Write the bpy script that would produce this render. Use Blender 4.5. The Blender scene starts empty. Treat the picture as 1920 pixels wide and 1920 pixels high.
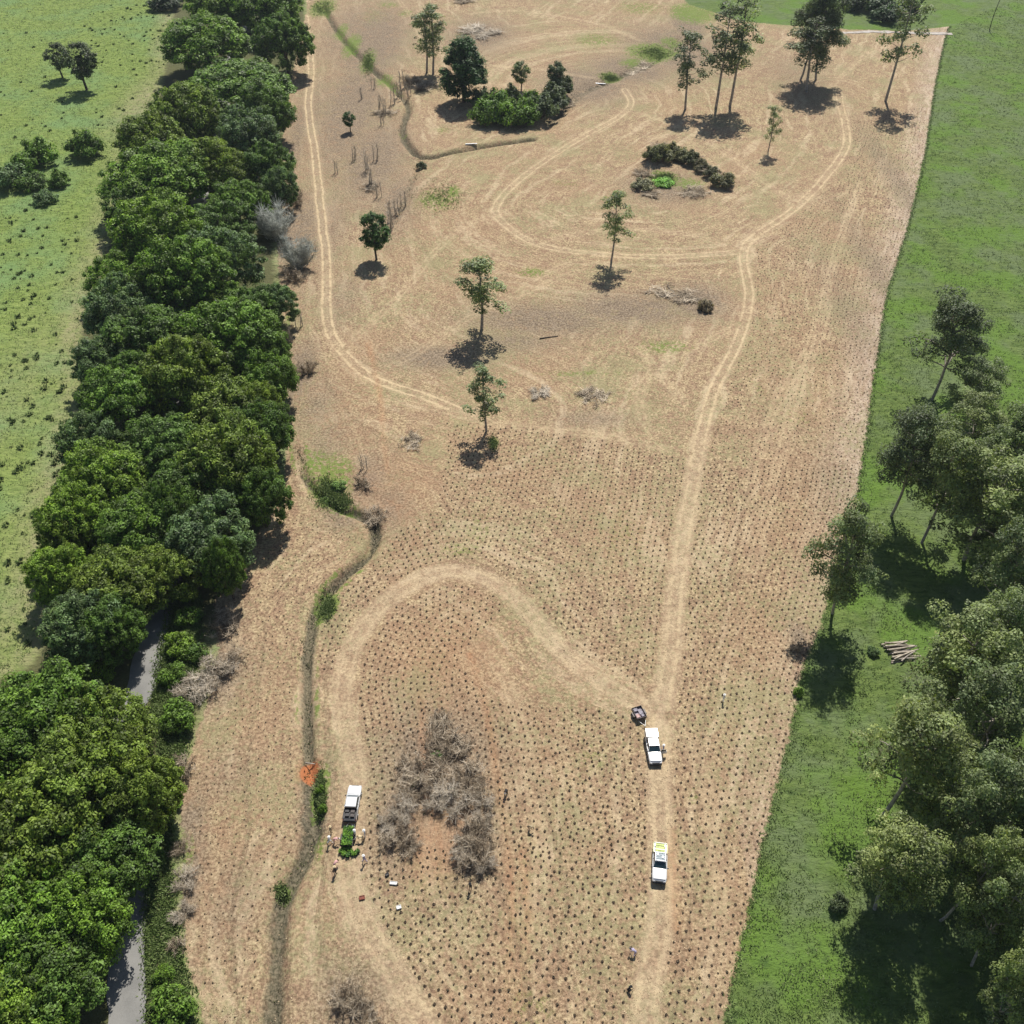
import bpy, bmesh, math, random
import numpy as np
from mathutils import Vector, Matrix, Quaternion

# ------------------------------------------------------------------ camera, sky, sun, exposure
scene = bpy.context.scene
CAM_H = 118.0
PITCH = math.radians(43.0)          # below the horizon
FOV = math.radians(56.5)
cam_d = bpy.data.cameras.new('camera')
cam_d.angle = FOV
cam_d.clip_start = 1.0
cam_d.clip_end = 6000.0
cam = bpy.data.objects.new('camera', cam_d)
cam.location = (0, 0, CAM_H)
cam.rotation_euler = (math.pi / 2 - PITCH, 0, 0)
scene.collection.objects.link(cam)
scene.camera = cam

SUN_DIR = Vector((0.16, 0.72, 1.0)).normalized()      # towards the sun
SUN_EL = math.asin(SUN_DIR.z)
world = bpy.data.worlds.new('World')
scene.world = world
world.use_nodes = True
wn = world.node_tree.nodes
wl = world.node_tree.links
wn.clear()
w_out = wn.new('ShaderNodeOutputWorld')
w_bg = wn.new('ShaderNodeBackground')
w_sky = wn.new('ShaderNodeTexSky')
w_sky.sky_type = 'NISHITA'
w_sky.sun_disc = False
w_sky.sun_elevation = SUN_EL
w_sky.sun_rotation = math.atan2(SUN_DIR.x, SUN_DIR.y)
w_bg.inputs['Strength'].default_value = 0.06
wl.new(w_sky.outputs[0], w_bg.inputs['Color'])
wl.new(w_bg.outputs[0], w_out.inputs['Surface'])
sun_d = bpy.data.lights.new('sun', 'SUN')
sun_d.energy = 4.4
sun_d.angle = math.radians(0.53)
sun_d.color = (1.0, 0.95, 0.87)
sun = bpy.data.objects.new('sun', sun_d)
sun.rotation_euler = SUN_DIR.to_track_quat('Z', 'Y').to_euler()
sun.location = (30, 150, 200)
scene.collection.objects.link(sun)
scene.view_settings.view_transform = 'Standard'
scene.view_settings.look = 'None'
scene.view_settings.exposure = 0.38
scene.view_settings.gamma = 1.0
scene.view_settings.use_curve_mapping = False

# ------------------------------------------------------------------ survey helpers
F = 960.0 / math.tan(FOV / 2)
SP, CP = math.sin(PITCH), math.cos(PITCH)

def G(px, py, z=0.0):
    """ground position (at height z) seen at a point of the 1920 px photograph"""
    u, v = (px - 960) / F, (py - 960) / F
    d = (CAM_H - z) / (SP + v * CP)
    return (u * d, d * (CP - v * SP))

def GP(pts):
    return np.array([G(*p) for p in pts], float)

def height_for(Y, py):
    """height of the point above ground distance Y that is seen at row py"""
    v = (py - 960) / F
    k = (Y * SP + v * Y * CP) / (CP - v * SP)
    return CAM_H - k

def scale_at(Y, z=0.0):
    return F / (Y * CP + (CAM_H - z) * SP)

rs = np.random.RandomState(7)
random.seed(7)

_lat = np.random.RandomState(11).rand(256, 256)
def vnoise(x, y, s=1.0, o=0.0):
    x = np.asarray(x, float) * s + o + 1000; y = np.asarray(y, float) * s + o * 1.7 + 1000
    xi = np.floor(x).astype(int); yi = np.floor(y).astype(int)
    fx = x - xi; fy = y - yi
    fx = fx * fx * (3 - 2 * fx); fy = fy * fy * (3 - 2 * fy)
    a = _lat[xi % 256, yi % 256]; b = _lat[(xi + 1) % 256, yi % 256]
    c = _lat[xi % 256, (yi + 1) % 256]; d = _lat[(xi + 1) % 256, (yi + 1) % 256]
    return (a * (1 - fx) + b * fx) * (1 - fy) + (c * (1 - fx) + d * fx) * fy

def fbm(x, y, s, o=0.0):
    return (vnoise(x, y, s, o) + 0.5 * vnoise(x, y, s * 2.1, o + 5) + 0.25 * vnoise(x, y, s * 4.3, o + 9)) / 1.75

def resample(P, step):
    P = np.asarray(P, float)
    # Catmull-Rom smoothing then even spacing
    Q = []
    n = len(P)
    for i in range(n - 1):
        p0 = P[max(i - 1, 0)]; p1 = P[i]; p2 = P[i + 1]; p3 = P[min(i + 2, n - 1)]
        for t in np.linspace(0, 1, 12, endpoint=False):
            Q.append(0.5 * ((2 * p1) + (-p0 + p2) * t + (2 * p0 - 5 * p1 + 4 * p2 - p3) * t * t + (-p0 + 3 * p1 - 3 * p2 + p3) * t ** 3))
    Q.append(P[-1]); Q = np.array(Q)
    L = np.concatenate([[0], np.cumsum(np.linalg.norm(np.diff(Q, axis=0), axis=1))])
    m = max(2, int(L[-1] / step) + 1)
    s = np.linspace(0, L[-1], m)
    return np.stack([np.interp(s, L, Q[:, 0]), np.interp(s, L, Q[:, 1])], 1)

def pdist(x, y, P):
    """distance, signed side offset and arc length to polyline P (world)"""
    x = np.asarray(x, float).ravel(); y = np.asarray(y, float).ravel()
    best = np.full(x.shape, 1e9); sd = np.zeros_like(best); al = np.zeros_like(best)
    acc = 0.0
    for i in range(len(P) - 1):
        ax, ay = P[i]; bx, by = P[i + 1]
        dx, dy = bx - ax, by - ay
        L = math.hypot(dx, dy) + 1e-9
        t = np.clip(((x - ax) * dx + (y - ay) * dy) / (L * L), 0, 1)
        ex = x - (ax + t * dx); ey = y - (ay + t * dy)
        d = np.hypot(ex, ey)
        m = d < best
        best = np.where(m, d, best)
        sd = np.where(m, d * np.sign(dx * ey - dy * ex), sd)
        al = np.where(m, acc + t * L, al)
        acc += L
    return best, sd, al

def inside(x, y, P):
    x = np.asarray(x, float); y = np.asarray(y, float)
    c = np.zeros(x.shape, bool)
    n = len(P); j = n - 1
    for i in range(n):
        xi, yi = P[i]; xj, yj = P[j]
        m = ((yi > y) != (yj > y)) & (x < (xj - xi) * (y - yi) / ((yj - yi) + 1e-12) + xi)
        c ^= m
        j = i
    return c

def poly_sd(x, y, P):
    """signed distance to a closed polygon, positive inside"""
    Q = np.vstack([P, P[:1]])
    d, _, _ = pdist(x, y, Q)
    return np.where(inside(np.asarray(x).ravel(), np.asarray(y).ravel(), P), d, -d)

# ------------------------------------------------------------------ scene bookkeeping
def link(o):
    scene.collection.objects.link(o); return o

def tag(o, label=None, cat=None, group=None, kind=None):
    if label: o['label'] = label
    if cat: o['category'] = cat
    if group: o['group'] = group
    if kind: o['kind'] = kind
    return o

def empty(name, loc=(0, 0, 0), rz=0.0):
    o = bpy.data.objects.new(name, None)
    o.empty_display_size = 0.5
    o.location = loc; o.rotation_euler = (0, 0, rz)
    return link(o)

def mobj(name, mesh, parent=None, loc=(0, 0, 0)):
    o = bpy.data.objects.new(name, mesh)
    o.location = loc
    if parent is not None: o.parent = parent
    return link(o)

def mesh_np(name, V, faces_n, idx, mats, smooth=False, attrs=None, mat_index=None):
    """mesh from arrays; faces_n = vertices per face (int), idx flat index array"""
    V = np.asarray(V, np.float32).reshape(-1, 3)
    idx = np.asarray(idx, np.int32).ravel()
    m = bpy.data.meshes.new(name)
    nf = len(idx) // faces_n
    m.vertices.add(len(V)); m.vertices.foreach_set('co', V.ravel())
    m.loops.add(len(idx)); m.loops.foreach_set('vertex_index', idx)
    m.polygons.add(nf)
    m.polygons.foreach_set('loop_start', np.arange(nf, dtype=np.int32) * faces_n)
    try:
        m.polygons.foreach_set('loop_total', np.full(nf, faces_n, np.int32))
    except Exception:
        pass
    if smooth: m.polygons.foreach_set('use_smooth', np.ones(nf, bool))
    for mm in mats: m.materials.append(mm)
    if mat_index is not None: m.polygons.foreach_set('material_index', np.asarray(mat_index, np.int32))
    if attrs:
        for k, (dom, typ, arr) in attrs.items():
            a = m.attributes.new(k, typ, dom)
            if typ == 'FLOAT': a.data.foreach_set('value', np.asarray(arr, np.float32).ravel())
            else: a.data.foreach_set('vector', np.asarray(arr, np.float32).ravel())
    m.update(calc_edges=True)
    m.validate()
    return m

# ------------------------------------------------------------------ materials
def new_mat(name):
    m = bpy.data.materials.new(name); m.use_nodes = True
    nt = m.node_tree
    return m, nt, nt.nodes['Principled BSDF']

class NB:
    """tiny node-building helper"""
    def __init__(self, nt): self.nt = nt; self.n = nt.nodes; self.l = nt.links
    def put(self, sock, v):
        if hasattr(v, 'is_output'): self.l.new(v, sock)
        elif isinstance(v, (tuple, list)) and len(v) == 3 and sock.type == 'RGBA': sock.default_value = (*v, 1)
        else: sock.default_value = v
    def attr(self, name, vec=False):
        a = self.n.new('ShaderNodeAttribute'); a.attribute_name = name
        return a.outputs['Vector'] if vec else a.outputs['Fac']
    def math(self, op, a, b=0.0, c=0.0, clamp=False):
        m = self.n.new('ShaderNodeMath'); m.operation = op; m.use_clamp = clamp
        self.put(m.inputs[0], a); self.put(m.inputs[1], b)
        if op in ('MULTIPLY_ADD',): self.put(m.inputs[2], c)
        return m.outputs[0]
    def step(self, v, lo, hi, a=0.0, b=1.0):
        m = self.n.new('ShaderNodeMapRange'); m.interpolation_type = 'SMOOTHSTEP'
        self.put(m.inputs['Value'], v); self.put(m.inputs['From Min'], lo); self.put(m.inputs['From Max'], hi)
        self.put(m.inputs['To Min'], a); self.put(m.inputs['To Max'], b)
        return m.outputs[0]
    def mix(self, f, a, b, blend='MIX'):
        m = self.n.new('ShaderNodeMix'); m.data_type = 'RGBA'; m.blend_type = blend
        self.put(m.inputs[0], f); self.put(m.inputs[6], a); self.put(m.inputs[7], b)
        return m.outputs[2]
    def noise(self, vec, scale, detail=2.0, rough=0.55, w=None, dist=0.0):
        m = self.n.new('ShaderNodeTexNoise')
        if w is not None: m.noise_dimensions = '4D'; m.inputs['W'].default_value = w
        if vec is not None: self.l.new(vec, m.inputs['Vector'])
        m.inputs['Scale'].default_value = scale; m.inputs['Detail'].default_value = detail
        m.inputs['Roughness'].default_value = rough; m.inputs['Distortion'].default_value = dist
        return m.outputs[0]
    def vor(self, vec, scale, out='Distance', rnd=1.0):
        m = self.n.new('ShaderNodeTexVoronoi'); m.inputs['Scale'].default_value = scale
        m.inputs['Randomness'].default_value = rnd
        self.l.new(vec, m.inputs['Vector'])
        return m.outputs[out]
    def pos(self):
        return self.n.new('ShaderNodeNewGeometry').outputs['Position']
    def vmul(self, v, s):
        m = self.n.new('ShaderNodeVectorMath'); m.operation = 'MULTIPLY'
        self.l.new(v, m.inputs[0]); m.inputs[1].default_value = s
        return m.outputs[0]
    def bump(self, h, strength, dist, normal=None):
        m = self.n.new('ShaderNodeBump'); self.put(m.inputs['Height'], h)
        m.inputs['Strength'].default_value = strength; m.inputs['Distance'].default_value = dist
        if normal is not None: self.l.new(normal, m.inputs['Normal'])
        return m.outputs[0]

def simple(name, col, rough=0.7, metal=0.0, var=0.15, scale=6.0, spec=0.4, coat=0.0):
    m, nt, b = new_mat(name)
    nb = NB(nt)
    tc = nt.nodes.new('ShaderNodeTexCoord').outputs['Object']
    n = nb.noise(tc, scale, 4.0)
    dark = tuple(c * (1 - var) for c in col); lite = tuple(min(1, c * (1 + var)) for c in col)
    c = nb.mix(nb.step(n, 0.3, 0.7), dark, lite)
    nb.put(b.inputs['Base Color'], c)
    b.inputs['Roughness'].default_value = rough; b.inputs['Metallic'].default_value = metal
    b.inputs['Specular IOR Level'].default_value = spec
    b.inputs['Coat Weight'].default_value = coat
    return m

def leaf_mat(name, trans=0.30, rough=0.55):
    """leaf colour = the tree's own colour (object colour) varied clump by clump and leaf by leaf"""
    m, nt, b = new_mat(name)
    nb = NB(nt)
    oi = nt.nodes.new('ShaderNodeObjectInfo')
    tone = nb.attr('tone'); warm = nb.attr('warm')
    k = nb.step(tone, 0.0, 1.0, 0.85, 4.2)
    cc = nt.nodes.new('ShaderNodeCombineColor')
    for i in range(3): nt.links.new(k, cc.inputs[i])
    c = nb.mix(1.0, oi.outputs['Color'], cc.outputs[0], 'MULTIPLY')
    c = nb.mix(nb.math('MULTIPLY', warm, 0.45), c, nb.mix(1.0, c, (1.45, 1.25, 0.6), 'MULTIPLY'))
    c = nb.mix(nb.math('MULTIPLY', oi.outputs['Random'], 0.25), c, nb.mix(1.0, c, (0.85, 0.95, 1.2), 'MULTIPLY'))
    nt.links.new(c, b.inputs['Base Color'])
    b.inputs['Roughness'].default_value = rough
    b.inputs['Specular IOR Level'].default_value = 0.35
    tr = nt.nodes.new('ShaderNodeBsdfTranslucent'); nt.links.new(nb.mix(1.0, c, (1.5, 1.6, 0.6), 'MULTIPLY'), tr.inputs['Color'])
    mx = nt.nodes.new('ShaderNodeMixShader'); mx.inputs[0].default_value = trans
    nt.links.new(b.outputs[0], mx.inputs[1]); nt.links.new(tr.outputs[0], mx.inputs[2])
    nt.links.new(mx.outputs[0], nt.nodes['Material Output'].inputs['Surface'])
    return m

def mat_attr(name, stops, attr='tone', rough=0.9, trans=0.0):
    m, nt, b = new_mat(name); nb = NB(nt)
    cr = nt.nodes.new('ShaderNodeValToRGB'); nt.links.new(nb.attr(attr), cr.inputs[0])
    e = cr.color_ramp.elements
    e[0].position = stops[0][0]; e[0].color = (*stops[0][1], 1); e[1].position = stops[-1][0]; e[1].color = (*stops[-1][1], 1)
    for p, c in stops[1:-1]:
        q = e.new(p); q.color = (*c, 1)
    nt.links.new(cr.outputs[0], b.inputs['Base Color']); b.inputs['Roughness'].default_value = rough
    b.inputs['Specular IOR Level'].default_value = 0.2
    return m
M = {}
M['leaf'] = leaf_mat('leaves')
M['bark_grey'] = simple('bark_pale', (0.33, 0.29, 0.25), 0.85, var=0.35, scale=2.5)
M['bark_dark'] = simple('bark_dark', (0.09, 0.07, 0.055), 0.9, var=0.35, scale=2.5)
M['twig'] = simple('twig_grey', (0.40, 0.35, 0.28), 0.9, var=0.35, scale=1.2)
M['twig_pale'] = simple('twig_pale', (0.60, 0.52, 0.42), 0.9, var=0.3, scale=1.2)

# ------------------------------------------------------------------ survey lines (read off the photograph, converted to ground)
RIGHT_EDGE = GP([(1780,50),(1771,72),(1752,165),(1735,280),(1720,350),(1700,430),(1678,500),(1660,560),(1650,630),(1636,720),(1626,800),(1614,880),(1602,960),(1580,1010),(1560,1080),(1550,1130),(1538,1180),(1515,1230),(1497,1280),(1482,1380),(1467,1430),(1451,1490),(1438,1550),(1425,1600),(1413,1650),(1403,1710),(1389,1770),(1374,1830),(1361,1900),(1345,2010)])
LEFT_EDGE = GP([(575,-60),(575,20),(545,150),(530,260),(530,380),(520,470),(530,600),(540,700),(540,800),(530,930),(450,1050),(400,1130),(410,1220),(385,1330),(350,1430),(335,1500),(345,1600),(340,1700),(350,1800),(378,1900),(390,2010)])
TOP_EDGE = GP([(1230,-60),(1290,8),(1390,40),(1480,48),(1600,56),(1700,58)])
FIELD = np.vstack([RIGHT_EDGE, LEFT_EDGE[::-1], TOP_EDGE])
T = {
 'a': GP([(572,30),(583,120),(578,200),(592,300),(605,420),(613,520),(613,600),(640,660),(700,710),(800,745),(880,778)]),
 'b': GP([(1570,170),(1588,250),(1572,300),(1500,385),(1420,440),(1395,475),(1403,560),(1385,640),(1345,720),(1312,820),(1297,900),(1282,1000),(1265,1120),(1255,1230),(1240,1330),(1232,1440),(1240,1560),(1242,1700),(1225,1800),(1205,1930)]),
 'c': GP([(1395,472),(1250,482),(1100,475),(1000,455),(940,415),(930,385),(975,335),(1080,265),(1180,205),(1170,168)]),
 'd': GP([(1215,1330),(1150,1295),(1070,1240),(1005,1170),(950,1110),(870,1072),(800,1080),(720,1132),(665,1205),(645,1290),(652,1370),(668,1440),(663,1510),(652,1600),(660,1680),(700,1760),(750,1840),(800,1930)]),
}
EXTRA = [resample(GP(q), 4.0) for q in (
 [(1400,600),(1330,640),(1230,690),(1200,760),(1230,830)], [(700,700),(780,660),(870,600),(960,560),(1100,500)], [(640,655),(700,600),(760,540),(850,440),(930,400)],
 [(720,745),(830,770),(960,800),(1120,815),(1290,850)], [(1560,560),(1520,680),(1480,800),(1440,940),(1400,1100)], [(1620,330),(1570,470),(1530,620),(1440,800),(1390,960)],
 [(1100,480),(1010,520),(960,560)], [(1395,475),(1290,440),(1150,430),(1000,455)], [(1240,1330),(1290,1400),(1330,1500),(1350,1700),(1330,1900)], [(735,-20),(775,40),(800,100)],
 [(800,95),(900,120),(1010,130),(1130,150)], [(860,30),(960,20),(1100,40),(1210,80)], [(1190,640),(1240,700),(1290,770)], [(1180,205),(1300,250),(1420,330),(1500,385)],
 [(880,1180),(960,1300),(1000,1480),(1010,1640),(990,1820)], [(900,150),(1010,175),(1060,200)], [(1550,170),(1600,120),(1640,90)])]
RED_LINES = [GP([(880,1225),(912,1330),(932,1450),(948,1560),(960,1700),(945,1930)]), GP([(978,1590),(990,1700),(985,1790),(960,1930)]),
             GP([(1262,1560),(1262,1640),(1268,1740)]), GP([(690,640),(712,740),(722,850),(740,940),(755,985)]), GP([(790,1300),(800,1500),(850,1620)])]
GULLY = [GP([(560,840),(575,900),(630,950),(690,972),(706,1000),(690,1040),(640,1085),(595,1140),(578,1220),(576,1330),(578,1430),(590,1510),(585,1570),(556,1640),(528,1700),(516,1800),(510,1940)]),
         GP([(600,0),(640,70),(700,130),(740,165),(765,200),(755,250),(790,295),(850,285),(900,275),(1000,262)]),
         GP([(1285,60),(1230,110),(1130,155),(1080,180),(1020,240)]),
         GP([(790,300),(760,370),(740,420)])]
GULLY_W = [0.72, 1.0, 2.4, 0.8]
GULLY_D = [1.35, 1.6, 1.1, 0.6]
GULLY_M = [1.0, 0.8, 0.55, 0.5]
ROAD = GP([(228,2010),(238,1920),(236,1820),(238,1740),(244,1660),(240,1570),(236,1480),(232,1400),(246,1330),(262,1290),(282,1220),(305,1130),(330,1040),(330,950),(330,860),(325,760),(335,640),(355,520),(370,400),(395,280),(425,170),(445,80),(470,10),(490,-60)])
TOPROAD = GP([(1580,62),(1640,60),(1700,62),(1785,64)])
RING = GP([(1225,300),(1250,280),(1300,290),(1340,325),(1365,345),(1330,355),(1240,350),(1215,325)])
ARC = GP([(1215,310),(1235,285),(1275,283),(1320,312),(1365,340)])

T = {k: resample(v, 4.0) for k, v in T.items()}
GULLY = [resample(v, 3.0) for v in GULLY]
RED_LINES = [resample(v, 4.0) for v in RED_LINES]
def height(x, y):
    x = np.asarray(x, float); y = np.asarray(y, float); sh = x.shape
    xr, yr = x.ravel(), y.ravel()
    z = 0.30 * (fbm(xr, yr, 0.02, 3) - 0.5) + 0.22 * (vnoise(xr, yr, 0.35, 8) - 0.5) * np.exp(-np.maximum(np.abs(xr) - 260, 0) / 60)
    for P, w, dep0 in zip(GULLY, GULLY_W, GULLY_D):
        d, _, al_ = pdist(xr, yr, P); dep = dep0 * np.clip(al_ / 12.0, 0, 1)
        w2 = w * (0.75 + 0.6 * vnoise(xr, yr, 0.15, 21)) * np.where(yr < 200, 1.0 + 0.35 * np.clip((86 - yr) / 14, 0, 1), 1.0)
        z -= dep * np.exp(-(d / w2) ** 2)
        z += 0.15 * np.exp(-((d - w2 * 2) / 0.9) ** 2)
    d, _, _ = pdist(xr, yr, ARC)
    z += 1.5 * np.exp(-(d / 2.6) ** 2)
    d, _, _ = pdist(xr, yr, ROAD)
    z = np.where(d < 2.3, -0.12, z * np.clip((d - 2.3) / 2.5, 0, 1) - 0.12 * (1 - np.clip((d - 2.3) / 2.5, 0, 1)))
    return z.reshape(sh)

def hz(x, y): return float(height(np.array([x]), np.array([y]))[0])

# ------------------------------------------------------------------ ground
def axis(segs, outer):
    a = []
    for lo, hi, st in segs: a.append(np.arange(lo, hi, st))
    a = np.concatenate(a)
    g = [a[-1]]; s = segs[-1][2]
    while g[-1] < outer: s *= 1.35; g.append(g[-1] + s)
    return a, np.array(g[1:])
xa, xo = axis([(0, 80, 0.6), (80, 235, 0.95)], 2600)
xs = np.concatenate([-xo[::-1], -xa[:0:-1], xa, xo])
ya, yo = axis([(34, 160, 0.5), (160, 300, 0.8), (300, 470, 1.2)], 3200)
yb = []; s = 0.5; v = 34
while v > -400: s *= 1.35; v -= s; yb.append(v)
ys = np.concatenate([np.array(yb)[::-1], ya, yo])
GX, GY = np.meshgrid(xs, ys)
gx, gy = GX.ravel(), GY.ravel()
gz = height(gx, gy)
nx, ny = len(xs), len(ys)
ii = (np.arange(ny - 1)[:, None] * nx + np.arange(nx - 1)[None, :]).ravel()
gidx = np.stack([ii, ii + 1, ii + 1 + nx, ii + nx], 1)

near = (gy > 30) & (gy < 480) & (np.abs(gx) < 260)
def full(fn, default):
    o = np.full(gx.shape, default, float); o[near] = fn(gx[near], gy[near]); return o
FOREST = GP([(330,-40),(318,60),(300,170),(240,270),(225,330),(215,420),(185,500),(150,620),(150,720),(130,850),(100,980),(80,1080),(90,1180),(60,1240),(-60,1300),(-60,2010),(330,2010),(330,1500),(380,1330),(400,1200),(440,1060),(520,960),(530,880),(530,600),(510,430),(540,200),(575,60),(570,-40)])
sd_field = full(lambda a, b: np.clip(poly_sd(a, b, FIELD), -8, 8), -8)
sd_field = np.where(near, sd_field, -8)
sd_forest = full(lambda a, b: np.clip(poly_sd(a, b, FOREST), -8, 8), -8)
dr = full(lambda a, b: np.clip(np.minimum(pdist(a, b, ROAD)[0], 8), 0, 8), 8)

nx_, ny_ = gx[near], gy[near]
wig = 1.3 * (fbm(nx_, ny_, 0.05, 77) - 0.5)
td_ = np.full(nx_.shape, 9.0); tr_ = np.zeros(nx_.shape); ru_ = np.zeros(nx_.shape)
LN = [(T['a'], .35, 1.1), (T['b'], None, None), (T['c'], .35, .75), (T['d'], .55, .3)] + [(P, .18, .30) for P in EXTRA]
for n_, (P, kt, kr) in enumerate(LN):
    d, _, al = pdist(nx_ + wig, ny_, P)
    if kt is None: kr = np.where(ny_ > 150, .9, .5); kt = np.where(ny_ > 150, .35, .6)
    if n_ > 3:
        Lp = float(np.linalg.norm(np.diff(P, axis=0), axis=1).sum())
        fade = np.clip(np.minimum(al, Lp - al) / 6.0, 0, 1); kt = kt * fade; kr = kr * fade
        d = d + 0.3
    m_ = (d < td_)
    td_ = np.where(m_, d, td_); tr_ = np.where(m_, kt, tr_); ru_ = np.where(m_, kr, ru_)
track = np.zeros(gx.shape); rut = np.zeros(gx.shape); tdist = np.full(gx.shape, 9.0)
track[near] = tr_; rut[near] = ru_; tdist[near] = td_
red_ = np.zeros(nx_.shape)
for P in RED_LINES:
    d, _, _ = pdist(nx_, ny_, P)
    red_ = np.maximum(red_, np.exp(-(d / 0.6) ** 2) * (0.35 + 0.7 * vnoise(nx_, ny_, 0.13, 31)))
for (px, py, r, k) in [(580,1445,1.6,2.2),(815,1590,4,.75),(845,1545,3.5,.6),(790,1560,3,.4),(720,920,8,.3),(860,1240,9,.3)]:
    cx, cy = G(px, py)
    red_ = np.maximum(red_, k * np.exp(-(((nx_ - cx) / r) ** 2 + ((ny_ - cy) / (r * 1.3)) ** 2) ** 1.5))
red = np.zeros(gx.shape); red[near] = red_
gul = np.zeros(gx.shape); g_ = np.zeros(nx_.shape)
for P, w, gmul in zip(GULLY, GULLY_W, GULLY_M):
    d, _, al_ = pdist(nx_, ny_, P)
    g_ = np.maximum(g_, gmul * np.clip(al_ / 14.0, 0, 1) * (0.75 + 0.4 * vnoise(nx_, ny_, 0.1, 49)) * np.exp(-(d / (w * 1.35 * (0.6 + 0.9 * vnoise(nx_, ny_, 0.2, 44)) * (1.0 + 0.35 * np.clip((86 - ny_) / 14, 0, 1)))) ** 2))
gul[near] = g_

def blobs(L):
    o = np.zeros(nx_.shape)
    for (px, py, rx, ry, k) in L:
        cx, cy = G(px, py)
        x1, y1 = G(px, py - ry); x2, y2 = G(px, py + ry)
        wy = abs(y1 - y2) / 2; wx = rx / scale_at(cy)
        d = ((nx_ - cx) / wx) ** 2 + ((ny_ - cy) / wy) ** 2
        o = np.maximum(o, k * np.exp(-d * 0.9))
    r = np.zeros(gx.shape); r[near] = o; return r
lush = blobs([(605,15,25,18,1.2),(640,60,14,18,.9),(690,115,16,24,1),(720,150,18,14,.9),(1225,98,46,16,1.4),(1190,118,30,10,1.0),(1260,78,26,10,.9),(660,85,16,22,1.2),(1145,143,22,8,1.2),(1200,15,60,18,.6),(1120,75,60,20,.6),
              (1245,335,26,14,1.6),(1290,345,40,14,.8),(820,375,50,26,.7),(850,360,16,14,.9),(620,900,46,50,1.0),(590,870,26,30,.8),(650,955,30,20,.7),(615,930,22,24,1.3),(640,945,26,18,.8),(612,1135,20,26,1.7),(600,1160,12,18,1),
              (600,1480,14,40,1.7),(590,1520,10,20,1),(1000,510,40,12,.7),(830,245,20,12,.5),(1250,650,70,18,.6),(1060,345,50,18,.4),(1090,700,130,8,.5),
              (925,830,10,14,.9),(540,600,10,60,.6),(1300,1490,16,30,.5),(900,990,50,60,.4),(1040,960,60,60,.35),(1160,1010,70,60,.35),(860,1030,60,20,.5),(1190,1000,50,80,.4),(1320,1100,60,60,.35),
              (1110,1420,60,60,.4),(1000,1900,60,90,.45),(530,1670,18,22,.9),(600,1590,16,40,.6),(345,1610,20,60,.7),(1420,210,60,20,.3),(700,30,40,30,.4),(1010,1620,40,80,.35),
              (1300,25,40,18,1.4),(1440,20,60,22,1.6),(730,10,30,8,.6),(760,25,20,10,.6),(1500,780,60,30,.4),(1420,720,40,60,.35),(1060,870,60,40,.3)])
grey = blobs([(620,420,40,120,.45),(600,200,50,100,.45),(640,560,40,60,.4),(590,760,40,60,.5),(660,60,60,60,.6),(700,80,60,70,.9),(660,200,60,110,.8),(700,300,60,80,.8),(740,380,40,60,.7),(1260,90,80,40,.9),(1180,130,70,24,1),(1100,160,70,30,1),(1290,50,30,24,1),(1010,600,140,30,.8),(1180,580,120,30,.8),(1310,565,50,30,1),
              (820,670,90,20,.9),(960,640,90,20,.6),(1240,350,60,26,.9),(1110,785,70,16,.5),(690,900,40,50,.7),(730,950,40,50,.6),(650,960,40,30,.8),(610,830,50,60,.4),(820,1430,100,110,.9),(880,1560,60,90,.7),(750,1530,50,90,.8),
              (650,1870,60,70,.7),(700,1880,40,60,.5),(360,1200,50,90,.8),(400,1260,60,60,.9),(420,1170,40,50,.6),(350,1560,30,80,.8),(350,1660,30,90,.8),(420,1450,60,60,.3),(1500,150,60,50,.4),
              (900,65,60,30,.8),(560,430,50,90,.7),(560,250,30,120,.6),(560,700,30,60,.9),(1600,600,40,140,.35),(1640,500,30,100,.5),(1690,350,24,120,.5),(430,1690,60,90,.35),(590,1500,22,70,.9),(1560,900,60,90,.25),
              (1500,1200,16,30,.9)])
# row coordinates: across and along the nearest guide line
guides = [RIGHT_EDGE, T['a'], T['b'], T['c'], T['d'], GULLY[0], LEFT_EDGE]
per = np.full(nx_.shape, 1e9); pers = np.zeros(nx_.shape); alo = np.zeros(nx_.shape)
for i, P in enumerate(guides):
    d, s_, al = pdist(nx_, ny_, P)
    d2 = d * (0.55 if i == 0 else 1.0)
    m_ = d2 < per
    per = np.where(m_, d2, per); pers = np.where(m_, d + i * 37.3, pers); alo = np.where(m_, al, alo)
sd_field_raw = pdist(nx_, ny_, RIGHT_EDGE)[0]
dg_, _, _ = pdist(nx_, ny_, GULLY[0]); lb = lush[near]
lb = np.maximum(lb, np.exp(-((dg_ - 1.5) / 0.55) ** 2) * np.clip(vnoise(nx_, ny_, 0.12, 57) * 2.2 - 0.75, 0, 1) * 0.8 * np.clip((ny_ - 66) / 12, 0, 1) * (nx_ > -200))
dg_, _, _ = pdist(nx_, ny_, GULLY[1]); lb = np.maximum(lb, np.exp(-((dg_ - 0.8) / 1.1) ** 2) * np.clip(vnoise(nx_, ny_, 0.06, 59) * 2.0 - 0.8, 0, 1) * (ny_ > 300))
lush[near] = lb
row = np.zeros((len(gx), 3)); row[near, 0] = pers; row[near, 1] = alo

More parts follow.
